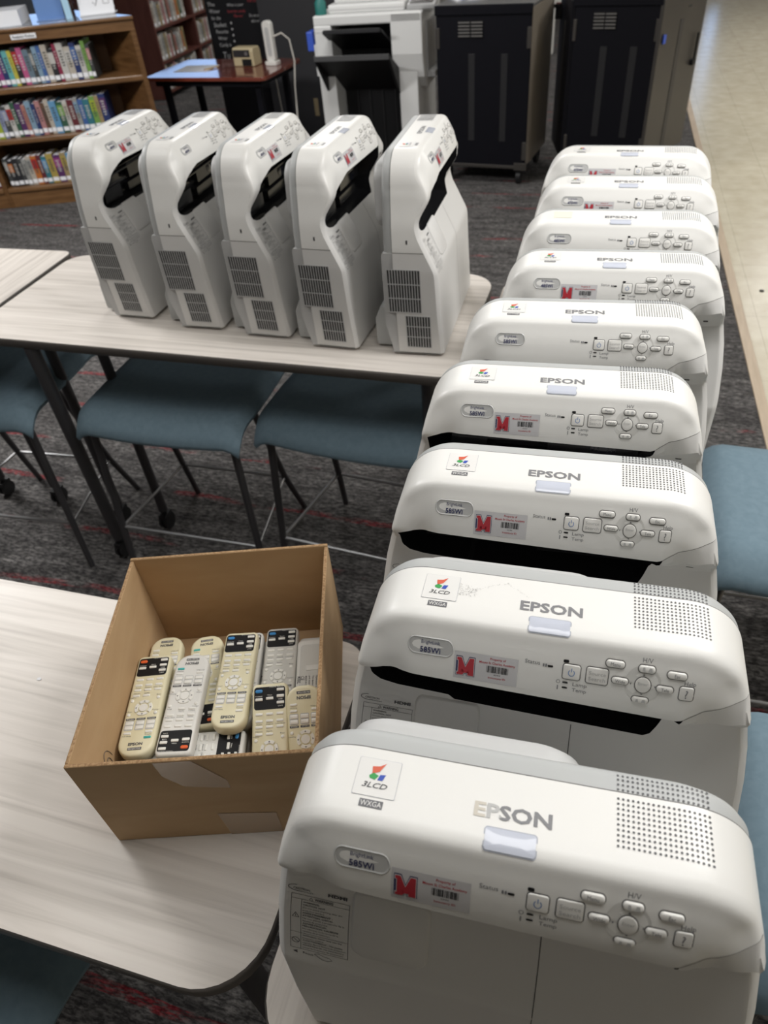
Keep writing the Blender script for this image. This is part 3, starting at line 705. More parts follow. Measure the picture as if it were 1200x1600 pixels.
# back wall with a daylight window at its left end and an added glowing slot towards the tiled side
m = MB(); y = FY1+.05
for x0, x1, z0, z1 in ((FX0, -11.3, 0, CEIL), (-11.3, -7.28, 0, .9), (-11.3, -7.28, 2.75, CEIL), (-7.28, 1.05, 0, CEIL), (1.05, 1.22, 2.2, CEIL), (1.05, 1.22, 0, .35), (1.22, FX1, 0, CEIL)): m.span((x0, y-.05, z0), (x1, y+.05, z1))
structure('wall_back', m.mesh('wall_back', 'wallpaint', smooth=False))
w = MB().span((-11.3, y+.01, .9), (-7.28, y+.02, 2.75)).mesh('window_pane', 'daylight', smooth=False); structure('window_1', w)
w = MB().span((1.05, y+.01, .35), (1.22, y+.02, 2.2)).mesh('window_pane', 'daylight', smooth=False); structure('streak_pane', w)  # glowing pane added for its bluish streak in the tile floor
structure('wall_left', MB().span((FX0-.1, FY0, 0), (FX0, FY1+.1, CEIL)).mesh('wall_left', 'wallpaint', smooth=False))
structure('wall_right', MB().span((FX1, FY0, 0), (FX1+.1, FY1+.1, CEIL)).mesh('wall_right', 'wallpaint', smooth=False))
structure('wall_front', MB().span((FX0, FY0-.1, 0), (FX1, FY0, CEIL)).mesh('wall_front', 'wallpaint', smooth=False))
tag(link('debris', MB().prism([(.012*math.cos(a), .012*math.sin(a)) for a in np.linspace(0, 6.28, 12)[:-1]], 0, .004).mesh('debris', 'dark'), loc=(.836, 3.979, .0002)), 'small dark spot of debris lying on the beige tiles', 'debris')

# ------------------------------------------------------------ tables
TT = .91
def table(label, x0, x1, y0, y1, rz=0, along='x', legs=(), radii=(.07, .07, .07, .07)):
    cx, cy = (x0+x1)/2, (y0+y1)/2
    t = thing('folding_table', label, 'table', (cx, cy, 0), rz, 'laminate topped tables')
    w, d = x1-x0, y1-y0; out = []
    for (sx_, sy_, a0), r in zip(((1, 1, 0), (-1, 1, 90), (-1, -1, 180), (1, -1, 270)), radii):
        for k in range(9):
            a = R(a0+90*k/8); out.append((sx_*(w/2-r)+r*math.cos(a), sy_*(d/2-r)+r*math.sin(a)))
    def inset(e): return [(x*(1-2*e/w), y*(1-2*e/d)) for x, y in out]
    m = MB(); n = len(out)
    rings = [[(x, y, z) for x, y in inset(e)+[inset(e)[0]]] for e, z in ((.006, TT-.030), (.001, TT-.026), (0, TT-.006), (.0008, TT-.0020), (.0025, TT-.0005))]
    m.grid(rings)
    m.add([(x, y, TT-.030) for x, y in inset(.006)], [tuple(range(n-1, -1, -1))])
    link('edge_band', m.mesh('edge_band', 'edge', angle=50), t)
    m = MB(); m.prism(inset(.0025), TT-.004, TT); link('tabletop', m.mesh('tabletop', 'laminate' if along == 'x' else 'laminate_y', angle=40), t)
    m = MB()
    for yy in (-d/2+.1, d/2-.1): m.box((0, yy, TT-.047), (w-.3, .03, .034))
    link('support_rail', m.mesh('support_rail', 'legmetal', smooth=False), t, .003)
    for lx, ly, r in legs:
        p = Matrix.Rotation(-rz, 3, 'Z') @ Vector((lx-cx, ly-cy, 0))
        lg = link('leg', MB().tube([(p.x, p.y, TT-.03), (p.x, p.y, .085)], r, 16).mesh('leg', 'legmetal'), t)
        m = MB()
        for s in (-1, 1): m.tube([(p.x+s*.011-.006, p.y, .032), (p.x+s*.011+.006, p.y, .032)], .032, 18)
        m.tube([(p.x, p.y, .09), (p.x, p.y, .045)], .011, 10); m.box((p.x, p.y, .058), (.03, .05, .022))
        link('caster', m.mesh('caster', 'caster'), lg)
    return t
table('pale laminate table whose corner carries the cardboard box of remotes', -1.80, -.283, .142, .664, 0, 'x', [(-.36, .22, .02), (-.36, .58, .02), (-1.7, .22, .02), (-1.7, .58, .02)], (.05, .05, .05, .085))
table('pale laminate table carrying the row of five projectors', -1.815, -.305, 1.487, 2.072, R(-.8), 'x', [(-1.594, 1.512, .021), (-1.70, 1.68, .017), (-1.503, 1.685, .017), (-.39, 1.53, .021), (-.39, 2.0, .018)], (.09, .07, .04, .05))
table('pale laminate table with an empty top at the edge of the five projectors', -2.43, -1.832, .80, 2.108, 0, 'y', [(-2.035, 1.735, .018), (-2.3, 1.735, .018), (-2.3, .95, .018)], (.035, .04, .05, .05))
table('pale laminate table hidden under the long row of nine projectors', -.272, .245, .10, 2.045, 0, 'y', [(-.2, .22, .02), (.17, .22, .02), (-.2, 1.93, .02), (.17, 1.93, .02)], (.06, .075, .09, .06))
tag(link('paper_scrap', MB().prism([(.004, 0), (.001, .003), (-.004, .001), (-.003, -.003), (.002, -.003)], 0, .0008).mesh('paper_scrap', 'paper'), loc=(-.805, .481, TT+.0002)), 'tiny white paper scrap on the table beside the cardboard box', 'scrap')

# ------------------------------------------------------------ stools
def _seatmesh():
    m = MB(); w, d = .585, .49; n = 24; rows = []
    for j in range(n+1):
        v = -1+2*j/n; row = []
        for i in range(n+1):
            u = -1+2*i/n
            # squircle plan
            x = u*w/2*(1-.035*v*v); y = v*d/2*(1-.03*u*u)
            e = max(0, abs(v)-.62)/.38; f = max(0, abs(u)-.80)/.20
            z = .012*u*u-.004 - .062*e**2.1*(1 if v < 0 else .45) - .030*f**2.3
            row.append((x, y, z))
        rows.append(row)
    m.grid(rows)
    rim = [rows[0][i] for i in range(n+1)] + [rows[j][n] for j in range(1, n+1)] + [rows[n][i] for i in range(n-1, -1, -1)] + [rows[j][0] for j in range(n-1, 0, -1)]
    lo = [(x*.985, y*.985, z-.014) for x, y, z in rim]; lo2 = [(x*.9, y*.9, z*.4-.040) for x, y, z in rim]
    m.grid([rim+[rim[0]], lo+[lo[0]]]); m2 = MB(); m2.grid([lo+[lo[0]], lo2+[lo2[0]]]); m2.add(lo2, [tuple(range(len(lo2)))])
    return m.mesh('seat', 'seat', angle=60), m2.mesh('seat_shell', 'seatframe', angle=60)
_SM = _seatmesh()
def stool(label, x, y, rz=0, sz=.675):
    t = thing('stool', label, 'stool', (x, y, 0), rz, 'blue seated stools')
    s = link('seat', _SM[0], t, loc=(0, 0, sz)); link('seat_shell', _SM[1], s, loc=(0, 0, 0))
    for a, b in ((-1, -1), (1, -1), (-1, 1), (1, 1)):
        if b < 0: pts = [(a*.245, -.195, sz-.045), (a*.262, -.232, .2), (a*.27, -.25, .0)]
        else: pts = [(a*.19, .03, sz-.045), (a*.212, .13, .2), (a*.235, .19, 0)]
        key = ('leg', a, b, sz)
        link('leg', pm(key, lambda: MB().tube(pts, [.0125, .0115, .0105], 12).mesh('leg', 'legmetal')), t)
    q = [(-.262, -.232, .2), (.262, -.232, .2), (.212, .13, .2), (-.212, .13, .2)]
    link('footrest', pm('footrest', lambda: MB().tube(q+[q[0]], .0058, 8).mesh('footrest', 'chrome')), t)
    return t
stool('blue stool under the table below the leftmost two of the five projectors', -1.245, 1.70)
stool('blue stool under the table below the two projectors nearest the long row', -.638, 1.735, R(-5))
stool('blue stool cut by the photo edge under the empty topped table', -1.975, 1.665, R(3))
stool('bright blue stool beside the long row, the farther of two there', .60, 1.43, 0)
stool('bright blue stool beside the nearest projector of the long row', .615, .612, 0)
stool('blue stool in deep shade under the table with the cardboard box', -.915, -.055, 0)

# ------------------------------------------------------------ projectors
ROW = 'projectors standing in a long row of nine'
RR_ = [(-.012, .242, 2.2, '585Wi', True, 'dots', 'color', True, False, 'white projector nearest the camera, its brand letters partly worn off'),
       (-.005, .443, 1.6, '585Wi', True, 'dots', 'color', False, True, 'white projector with dotted tape marks beside its colour logo'),
       (-.022, .638, 2.1, '585Wi', True, 'dots', 'color', False, False, 'white projector directly behind the one with dotted tape marks'),
       (-.031, .833, 2.8, '585Wi', True, 'dots', 'color', False, False, 'white projector in front of the dot-vented one lacking an asset sticker'),
       (-.016, 1.028, 3.4, '585Wi', False, 'dots', 'color', False, False, 'white projector with colour logo and no asset sticker in the long row'),
       (.019, 1.219, 2.3, '485Wi', True, 'slots', 'color', False, False, 'white slot-vented projector in front of the one with a blank cream sticker'),
       (.022, 1.407, 1.3, '485Wi', False, 'slots', 'blank', False, False, 'white projector with a blank cream sticker and no asset sticker'),
       (.031, 1.600, .3, '475Wi', True, 'slots', 'color', False, False, 'white projector second from the far end of the long row'),
       (.028, 1.800, -1.8, '475Wi', True, 'slots', 'color', False, False, 'white projector at the far end of the long row of nine')]
for x, y, rz, model, st, vents, logo, worn, resd, lab in RR_:
    projector((x, y, TT+.001), R(rz), lab, ROW, model, st, vents, logo, worn, resd)
R5 = 'projectors standing in a row of five'
for x, y, rz, st, lab in [(-1.325, 1.868, 88, True, 'white projector at the bookcase end of the row of five'),
                          (-1.089, 1.832, 90, False, 'white projector without an asset sticker in the row of five'),
                          (-.869, 1.812, 88, True, 'white projector in the middle of the row of five'),
                          (-.659, 1.779, 87, True, 'white projector of the row of five standing just before its last one'),
                          (-.445, 1.776, 91, True, 'white projector ending the row of five nearest the long row')]:
    projector((x, y, TT+.001), R(rz), lab, R5, '485Wi', st, 'slots', 'color', zs=1.125)

# ------------------------------------------------------------ cardboard box
BX, BA = Vector((-.530, .278, TT+.0005)), R(17.2)
BW, BD, BH, BT = .300, .338, .199, .005
bx = thing('cardboard_box', 'open brown cardboard box full of remote controls on the near table', 'box', BX, BA)
def panel(name, a, b, mats=('card', 'card_edge')):
    m = MB(); m.span(a, b); me = m.mesh(name, list(mats), smooth=False)
    for p in me.polygons:
        if p.center.z > BH-.0005: p.material_index = 1
    return link(name, me, bx, .0012)
fw = panel('front_wall', (0, 0, 0), (BW, BT, BH)); panel('back_wall', (0, BD-BT, 0), (BW, BD, BH+.002))
panel('side_wall', (0, BT, 0), (BT, BD-BT, BH)); panel('side_wall', (BW-BT, BT, 0), (BW, BD-BT, BH)); panel('bottom', (BT, BT, 0), (BW-BT, BD-BT, BT))
def onfront(name, pts, mt, y=-.0006): 
    return link(name, MB().add([(x, y, z) for x, z in pts], [tuple(range(len(pts)))]).mesh(name, mt, smooth=False), fw)
onfront('tape', [(.105, .198), (.150, .198), (.182, .148), (.182, .128), (.128, .138), (.108, .165)], 'tape')
onfront('tape', [(.150, .062), (.225, .055), (.225, .0), (.155, .0)], 'tape')
# a handwritten loop mark on the inner side wall
v = [(BT+.0006, .060+.012*math.cos(a)*(1-.02*k), .098+.026*math.sin(a)*(1-.02*k)) for k, a in enumerate(np.linspace(0, 14, 60))]
link('pen_scribble', MB().tube(v, .0004, 4).mesh('pen_scribble', 'ink'), bx)

# ------------------------------------------------------------ remotes
RL, RW_, RT = .163, .050, .0225
def _rbody():
    m = MB(); out = []
    hw, hl = RW_/2, RL/2
    for k in range(9): a = R(90*k/8); out.append((hw-.007+.007*math.cos(a), hl-.007+.007*math.sin(a)))
    for k in range(9): a = R(90+90*k/8); out.append((-hw+.007+.007*math.cos(a), hl-.007+.007*math.sin(a)))
    for k in range(13): a = R(180+90*k/12); out.append((-hw+.020+.020*math.cos(a), -hl+.020+.020*math.sin(a)))
    for k in range(13): a = R(270+90*k/12); out.append((hw-.020+.020*math.cos(a), -hl+.020+.020*math.sin(a)))
    rings = [[(x*s, y*(1-(1-s)*.3), z) for x, y in out+[out[0]]] for s, z in ((.86, 0), (.95, .003), (.99, .008), (1, .013), (.99, .018), (.96, .0210), (.90, .0222), (.80, .0225))]
    m.grid(rings); m.add(rings[0][:-1], [tuple(range(len(out)-1, -1, -1))]); m.add(rings[-1][:-1], [tuple(range(len(out)))])
    return m
def keymesh(w, h, r, th=.0014):
    m = MB(); a = rrect(w, h, r, 3); b = rrect(w-.0006, h-.0006, max(.0002, r-.0003), 3); c = rrect(w-.0016, h-.0016, max(.0002, r-.0008), 3)
    m.grid([[(x, y, z) for x, y in q+[q[0]]] for q, z in ((a, 0), (b, th*.8), (c, th))]); m.add([(x, y, th) for x, y in c], [tuple(range(len(c)))])
    return m
def rkey(parent, name, x, y, w, h, r=.001, mt='key', z=.0226):
    me = pm(('rk', w, h, r, mt), lambda: keymesh(w, h, r).mesh('key', mt, angle=60))
    return link(name, me, parent, loc=(x, y, z-.0002))
def remote(label, loc, rz, shell='cream', power='orange', back=False, group='remote controls piled in the box', tilt=(0, 0)):
    t = thing('remote_control', label, 'remote control', loc, rz, group); t.rotation_euler = (tilt[0], tilt[1], rz)
    link('shell', pm('rb'+shell, lambda: _rbody().mesh('shell', shell, angle=50)), t)
    Z = .0227
    if back:
        def cover():
            m = MB(); m.add([(x, y+.012, Z) for x, y in rrect(.038, .118, .006, 4)], [tuple(range(20))], 0); m.add([(x, y+.012, Z+.0001) for x, y in rrect(.0372, .1172, .006, 4)], [tuple(range(20))], 1); return m.mesh('battery_cover', ['badge', 'rgrey'], smooth=False)
        c = link('battery_cover', pm('rcover', cover), t)
        link('latch', pm('rlatch', lambda: MB().box((0, .028, Z+.0005), (.019, .009, .0012)).mesh('latch', 'rwhite', smooth=False)), c, .0005)
        def lb():
            m = MB()
            for i, s in enumerate(['Complies with part 15 of the FCC Rules', 'Operation is subject to conditions', 'This device may not cause interference', 'and must accept any interference', 'MADE IN CHINA', 'CE', 'MODEL']):
                v, fs = text2d(s, .0026 if i < 5 else .005, min(.056, .0016*len(s)+.004), .01, 'LEFT'); yy = .012-.0052*i
                m.add([(yy+b, .014-a, Z+.0004) for a, b in v], fs)
            return m.mesh('label_text', 'ink', smooth=False, weld=False)
        link('label_text', pm('rlabel', lb), c)
        return t
    pn = link('black_panel', pm('rpanel', lambda: MB().add([(x*.98, y+.0605, Z-.0006+.0004) for x, y in rrect(.0445, .0315, .004, 5)], [tuple(range(24))]).mesh('black_panel', 'black', smooth=False)), t, label='black panel around the top keys')
    pn.location.z = .0002
    rkey(t, 'power_key', -.0150, .0705, .0105, .0050, .0024, power)
    for x, y in ((.0150, .0715), (.0150, .0625), (.0150, .0535), (.0, .0600), (-.0150, .0590)): rkey(t, 'source_key', x, y, .0105, .0042, .0010)
    for i, y in enumerate((.0385, .0290, .0210, .0115)):
        for j, x in enumerate((-.0145, 0, .0145)):
            if i == 3 and j == 2: continue
            rkey(t, 'number_key', x, y, .0100, .0038, .0009)
    def arc(a0, a1, r0, r1):
        m = MB(); k = 8; m.grid([[(rr*math.cos(R(a0+(a1-a0)*i/k)), rr*math.sin(R(a0+(a1-a0)*i/k)), z) for i in range(k+1)] for rr, z in ((r0, 0), (r0+.0003, .0014), (r1-.0003, .0014), (r1, 0))]); return m
    for q in range(4): link('arrow_key', pm(('arc', q), lambda: arc(90*q+52, 90*q+128, .0078, .0125).mesh('arrow_key', 'key', angle=50)), t, loc=(0, -.0090, Z-.0002))
    link('select_key', pm('selk', lambda: MB().prism([(.006*math.cos(a), .006*math.sin(a)) for a in np.linspace(0, 2*math.pi, 21)[:-1]], 0, .0015).mesh('select_key', 'key', angle=50)), t, loc=(0, -.0090, Z-.0002))
    for x, y in ((-.0185, .0035), (.0180, .0070), (-.0190, -.0190), (.0185, -.0180)): rkey(t, 'round_key', x, y, .0050, .0050, .0024)
    for x in (-.0148, 0, .0148):
        for y in (-.0325, -.0395): rkey(t, 'rocker_key', x, y, .0110, .0056, .0008)
    for x, y in ((-.0148, -.0480), (.0148, -.0470)): rkey(t, 'small_key', x, y, .0100, .0036, .0008)
    rkey(t, 'help_key', .0145, -.0555, .0100, .0034, .0008, 'teal' if power == 'orange' else 'key')
    def inkm():
        m = MB()
        def tx(s, x, y, h, w=None, bold=0, mi=0, z=Z+.0002):
            v, fs = text2d(s, h, w, bold); m.add([(x+a, y+b, z) for a, b in v], fs, mi)
        for x in (-.0148, 0, .0148):
            m.add([(x+a, -.0262+b, Z+.0001) for a, b in rrect(.0125, .0030, .0003, 1)], [tuple(range(8))], 0)
            m.add([(x+a, -.0360+b, Z+.00005) for a, b in rrect(.0125, .0150, .0015, 2)], [tuple(range(12))], 2)
        for s, x in (('Page', -.0148), ('E-Zoom', 0), ('Volume', .0148)): tx(s, x, -.0262, .0018, .009, 0, 1, Z+.0003)
        tx('EPSON', 0, -.0645, .0040, .0195, .04)
        m.add([(a, -.0715+b, Z+.0001) for a, b in rrect(.0190, .0040, .0003, 1)], [tuple(range(8))], 0); tx('PROJECTOR', 0, -.0715, .0022, .0165, 0, 1, Z+.0003)
        for s, x, y, w in (('Source Search', .0095, .0758, .020), ('Computer', -.0150, .0636, .010), ('Video', 0, .0645, .007), ('USB', .0150, .0580, .006), ('LAN', .0150, .0490, .006)): tx(s, x, y, .0017, w, 0, 1, Z+.0001)
        for s, x, y, w in (('Auto', -.0145, .0250, .008), ('Aspect', 0, .0250, .010), ('Color Mode', .0145, .0250, .014), ('Menu', -.0185, .0085, .008), ('Esc', .0180, .0118, .006), ('User', -.0190, -.0140, .008), ('Pointer', .0185, -.0130, .010), ('A/V Mute', -.0148, -.0520, .012), ('Freeze', .0148, -.0510, .009), ('Num', -.0145, .0155, .009), ('Split', 0, .0155, .008)): tx(s, x, y, .0017, w)
        for a in range(4):
            c, s = math.cos(R(90*a)), math.sin(R(90*a)); m.add([(c*.0102-s*b+c*d, -.009+s*.0102+c*b+s*d, Z+.0014) for d, b in ((.0012, 0), (-.0008, .0014), (-.0008, -.0014))], [(0, 1, 2)], 0)
        return m.mesh('remote_lettering', ['ink', 'key', 'badge'], smooth=False, weld=False)
    link('key_lettering', pm('rink', inkm), t)
    return t
def inbox(u, v, z, ang):
    p = Vector((u, v, 0)); p.rotate(Matrix.Rotation(BA, 3, 'Z')); return (BX.x+p.x, BX.y+p.y, z), BA+R(ang-90)
REM = [
 # u, v, z of the underside, direction of the panel end, shell, power key, face down, tilt, label
 (.033, .149, .9875, 91.2, 'cream', 'orange', False, 0, 'yellowed remote with an orange power key, lying against the box side'),
 (.089, .146, .9875, 269, 'rwhite', 'orange', False, 0, 'whitest remote, turned upside down, its orange power key near the front'),
 (.157, .181, .9875, 89, 'cream', 'bluekey', False, 0, 'yellowed remote with a blue power key, lying farther back than the whitest one'),
 (.213, .092, .9700, 91, 'cream', 'bluekey', False, .35, 'yellowed remote with a blue power key dipping behind the front wall'),
 (.215, .203, .9640, 90, 'rgrey', 'bluekey', False, 0, 'greyish remote whose black panel touches the back wall of the box'),
 (.266, .177, .9640, 91, 'rwhite', 'bluekey', True, 0, 'remote lying face down with its printed label showing'),
 (.262, .090, .9640, 272, 'cream', 'bluekey', False, -.47, 'yellowed remote dipping down, upside down, in the corner by the long row'),
 (.036, .202, .9630, 272, 'cream', 'bluekey', False, 0, 'yellowed remote mostly covered by the one with an orange power key against the side'),
 (.103, .199, .9630, 275, 'cream', 'orange', False, 0, 'yellowed remote mostly covered by the whitest remote'),
 (.095, .087, .9630, 0, 'rwhite', 'bluekey', False, 0, 'white remote lying crosswise beneath the whitest one'),
 (.093, .030, .9985, 0, 'rwhite', 'bluekey', False, 0, 'white remote lying crosswise along the front wall of the box'),
 (.160, .199, .9630, 90, 'rwhite', 'bluekey', False, 0, 'white remote showing only a sliver of its side under the yellowed middle one'),
]
for u, v, z, ang, sh, pk, bk, tl, lab in REM:
    p, rz = inbox(u, v, z, ang); remote(lab, p, rz, sh, pk, bk, tilt=(tl, 0))
for k in range(2):
    for u in (.033, .088, .146, .204, .262):
        p, rz = inbox(u, .150 if u < .19 else .20, .9157+.0236*k, 90)
        remote('remote buried at the bottom of the pile, seen only through gaps', p, rz, 'rwhite', 'bluekey', True, group='remotes buried under the others')
# ------------------------------------------------------------ oak bookcase with three shelves of books
OB = Vector((-4.675, 4.889, 0)); OA = math.atan2(5.073-4.889, -4.118+4.675)
bc = thing('bookcase', 'low oak bookcase with three shelves of books and a grey counter top', 'bookcase', OB, OA)
def bpart(name, spans, mt, bev=.003, par=None):
    m = MB()
    for a, b in spans: m.span(a, b)
    return link(name, m.mesh(name, mt, smooth=False), par or bc, bev)
UL, UR = -1.45, 1.36
def plan(name, y0, y1, z0, z1, mt, bev=.003, dx=0):
    k = .95; m = MB(); m.prism([(UL, y0), (UR+dx-max(0, y0)*k, y0), (UR+dx-y1*k, y1), (UL, y1)], z0, z1); return link(name, m.mesh(name, mt, smooth=False), bc, bev)
plan('base', 0, .62, 0, .115, 'oakh')
link('side_panel', MB().prism([(UR-.035, -.012), (UR, -.012), (UR-.59, .62), (UR-.63, .62)], 0, 1.125).mesh('side_panel', 'oak', smooth=False), bc, .003); bpart('side_panel', [((-.02, -.006, .0), (.018, .62, 1.11))], 'oak'); bpart('side_panel', [((UL, -.012, 0), (UL+.035, .62, 1.11))], 'oak')
bpart('back_panel', [((UL, .30, .1), (UR-.31, .32, 1.12))], 'oakdark')
for z0, z1 in ((.115, .150), (.462, .498), (.795, .835)):
    link('shelf', MB().prism([(.018, -.014), (UR-.03, -.014), (UR-.32, .30), (.018, .30)], z0, z1).mesh('shelf', 'oakh', smooth=False), bc, .008); bpart('shelf', [((UL+.03, -.014, z0), (-.02, .30, z1))], 'oakh', .008)
plan('top_rail', -.014, .05, 1.105, 1.17, 'oakh')
plan('countertop', -.03, .64, 1.17, 1.192, 'oakh', .006, .012); plan('counter_surface', -.015, .63, 1.19, 1.1935, 'greytop', 0, .0)
m = MB(); m.span((.48, -.0165, 1.122), (.66, -.014, 1.152)); sl = link('shelf_label', m.mesh('shelf_label', 'paper', smooth=False), bc)
v, fs = text2d('Realistic Fiction', .015, .155, .03); m = MB(); m.add([(.57+a, -.0170, 1.137+b) for a, b in v], fs); link('label_text', m.mesh('label_text', 'ink', smooth=False, weld=False), sl)
def at(u, v, z): 
    p = Vector((u, v, 0)); p.rotate(Matrix.Rotation(OA, 3, 'Z')); return (OB.x+p.x, OB.y+p.y, z)
BC = {'white': (.66, .64, .60), 'black': (.03, .03, .035), 'magenta': (.36, .06, .25), 'navy': (.03, .05, .17), 'turquoise': (.16, .50, .50), 'yellow': (.62, .56, .08), 'red': (.48, .03, .03),
      'pink': (.62, .13, .30), 'slate': (.17, .24, .30), 'charcoal': (.07, .075, .075), 'pale blue': (.28, .42, .55), 'blue': (.07, .16, .42), 'cream': (.60, .54, .46), 'crimson': (.32, .03, .08),
      'green': (.22, .42, .10), 'rose': (.55, .27, .27), 'lime': (.42, .52, .06), 'lavender': (.34, .38, .55), 'dark green': (.05, .13, .08), 'purple': (.12, .04, .15), 'salmon': (.50, .22, .18),
      'sky blue': (.16, .38, .62), 'maroon': (.16, .03, .04), 'tan': (.42, .32, .16), 'orange': (.60, .20, .05), 'teal': (.05, .22, .27), 'grey': (.38, .38, .36), 'brown': (.16, .09, .06), 'gold': (.50, .38, .10), 'mauve': (.32, .20, .27)}
for k, c in BC.items(): M['bk_'+k] = mat('book_'+k.replace(' ', '_'), tuple(.74*q for q in c), .45)
def book(name_l, loc, rz, w, d, h, col, band=None, tilt=0, group=None, lab=True):
    t = thing('book', name_l, 'book', loc, rz, group); t.rotation_euler = (0, tilt, rz)
    m = MB(); m.box((0, d/2+.001, h/2), (w-.004, d-.006, h-.008)); link('pages', m.mesh('pages', 'paper', smooth=False), t)
    m = MB(); m.box((0, .0015, h/2), (w, .004, h)); m.box((-w/2+.001, d/2, h/2), (.002, d, h)); m.box((w/2-.001, d/2, h/2), (.002, d, h)); link('cover', m.mesh('cover', 'bk_'+col, smooth=False), t, .0008, 1)
    m = MB()
    if band: m.box((0, -.0008, h*.72), (w*.94, .001, h*.34)); link('spine_panel', m.mesh('spine_panel', 'bk_'+band, smooth=False), t)
    if lab:
        m = MB(); m.box((0, -.0012, h*.13), (w*.86, .001, .028)); link('call_number_label', m.mesh('call_number_label', 'paper', smooth=False), t)
    rg = random.Random(hash(col) % 97); m = MB(); s = .3+.2*(w > .03)
    for k in range(6): m.box((0, -.0016, h*(.42+.075*k)), (w*(s if k % 2 else s*.7), .0008, h*.035))
    link('title_lettering', m.mesh('title_lettering', 'bk_white' if col in ('black', 'navy', 'charcoal', 'purple', 'blue', 'crimson', 'maroon', 'magenta', 'dark green', 'teal', 'red', 'pink') else 'bk_charcoal', smooth=False), t)
    return t
SH = {'top': (.836, .225, [('white', None), ('cream', 'black'), ('black', 'grey'), ('magenta', None), ('navy', None), ('turquoise', None), ('yellow', None), ('black', 'red'), ('pink', None), ('slate', None), ('charcoal', 'grey'), ('pale blue', None), ('blue', None), ('cream', None),
          ('black', 'white'), ('crimson', None), ('white', None), ('cream', 'white'), ('navy', 'blue'), ('white', 'grey'), ('green', None), ('charcoal', 'rose')], .150, .985),
      'middle': (.499, .225, [('black', 'yellow'), ('white', None), ('lime', None), ('lavender', None), ('charcoal', 'lavender'), ('white', 'red'), ('dark green', None), ('purple', None), ('salmon', None), ('pale blue', None), ('navy', None), ('rose', None), ('brown', None), ('cream', None), ('sky blue', None), ('dark green', 'green'),
          ('white', 'cream'), ('maroon', None), ('grey', 'pale blue'), ('blue', None), ('teal', None), ('green', 'lime'), ('tan', None), ('navy', 'purple')], .045, .99),
      'bottom': (.151, .205, [('charcoal', 'grey'), ('black', 'orange'), ('black', None), ('charcoal', None), ('grey', None), ('cream', 'grey'), ('orange', 'red'), ('maroon', None), ('teal', 'sky blue'), ('gold', None), ('purple', 'magenta'), ('tan', 'gold'), ('sky blue', None), ('crimson', 'mauve'), ('mauve', None), ('brown', 'cream'), ('blue', 'white'), ('cream', None)], .045, .80)}
rb = random.Random(11)
seen = {}
for nm, (z, h, bks, u0, u1) in SH.items():
    wd = [rb.uniform(.7, 1.3) for _ in bks]; tot = sum(wd); u = u0; prev = None
    for (c, bd), w_ in zip(bks, wd):
        w = (u1-u0)*w_/tot; hh = h*rb.uniform(.92, 1.05)
        desc = f'{c} book' + (f' with {bd} spine panel' if bd else '')
        lab = (f'{desc} right after the {prev} one, {nm} oak shelf' if prev else f'{desc}, first of its row, {nm} oak shelf')
        book(lab, at(u+w/2, .028+rb.uniform(-.004, .006), z), OA, w-.0015, .15, hh, c, bd, group=f'books on the {nm} shelf of the oak bookcase'); u += w; prev = c
# books in the neighbouring bay, left of the upright
for nm, z in (('top', .836), ('middle', .499), ('bottom', .151)):
    u = -.035
    for c in ('maroon', 'grey', 'navy', 'cream', 'teal', 'black'):
        w = rb.uniform(.03, .042); u -= w
        book(f'{c} book on the {nm} oak shelf beyond the upright', at(u+w/2, .03, z), OA, w-.0015, .15, .21*rb.uniform(.94, 1.04), c, None, group=f'books in the neighbouring {nm} bay')
# things on the counter
t = thing('paper_stack', 'stack of white paper on the grey bookcase counter', 'paper', at(.44, .18, 1.1937), OA+.1)
link('paper_stack', MB().box((0, 0, .045), (.22, .28, .09)).mesh('paper_stack', 'paper', smooth=False), t, .002)
def leaflet(name, label, cat, loc, rz, w, h, lean, front, stand):
    t = thing(name, label, cat, loc, rz); c, s = math.cos(lean), math.sin(lean)
    m = MB(); m.add([(-w/2, 0, .003), (w/2, 0, .003), (w/2, h*s, h*c), (-w/2, h*s, h*c)], [(0, 1, 2, 3)]); m.add([(-w/2, .004, .003), (w/2, .004, .003), (w/2, h*s+.004, h*c), (-w/2, h*s+.004, h*c)], [(3, 2, 1, 0)])
    link('sheet', m.mesh('sheet', front, smooth=False), t)
    m = MB(); m.box((0, .03, .003), (w, .12, .005)); m.add([(-w/2, .005, .003), (w/2, .005, .003), (w/2, h*s*.9+.005, h*.9*c), (-w/2, h*s*.9+.005, h*.9*c)], [(0, 1, 2, 3)]); link('stand', m.mesh('stand', stand, smooth=False), t)
    return t
leaflet('leaflet_holder', 'blue acrylic leaflet holder on the bookcase counter', 'leaflet holder', at(.74, .17, 1.194), OA-.05, .20, .26, .15, 'blueacr', 'blueacr')
tag(link('tall_tag', MB().box((0, 0, .09), (.045, .012, .18)).mesh('tall_tag', 'lightblue', smooth=False), loc=at(.885, .13, 1.194), rot=(0, 0, OA)), 'narrow light blue acrylic block beside the blue leaflet holder', 'block')
t = leaflet('paper_sign', 'white paper sign with a tick mark standing on the counter', 'sign', at(1.07, .20, 1.194), OA+.05, .25, .22, .35, 'paper', 'paper')
sg = t.children[0]
m = MB(); c_, s_ = math.cos(.35), math.sin(.35)
def sgp(x, h): return (x, h*s_-.002, h*c_+.003)
def stroke(pts, w):
    q = ribbon([sgp(*p) for p in pts], w, (0, -1, .3)); m.add(q.v, q.f)
stroke([(-.02, .075), (-.005, .05), (.02, .10)], .005)
for r_ in (.13, .15, .17): stroke([(-.10, r_), (.10, r_)], .003)
stroke([(.055, .06), (.095, .06), (.095, .10), (.055, .10), (.055, .06)], .003)
link('sign_print', m.mesh('sign_print', 'ink', smooth=False, weld=False), sg)
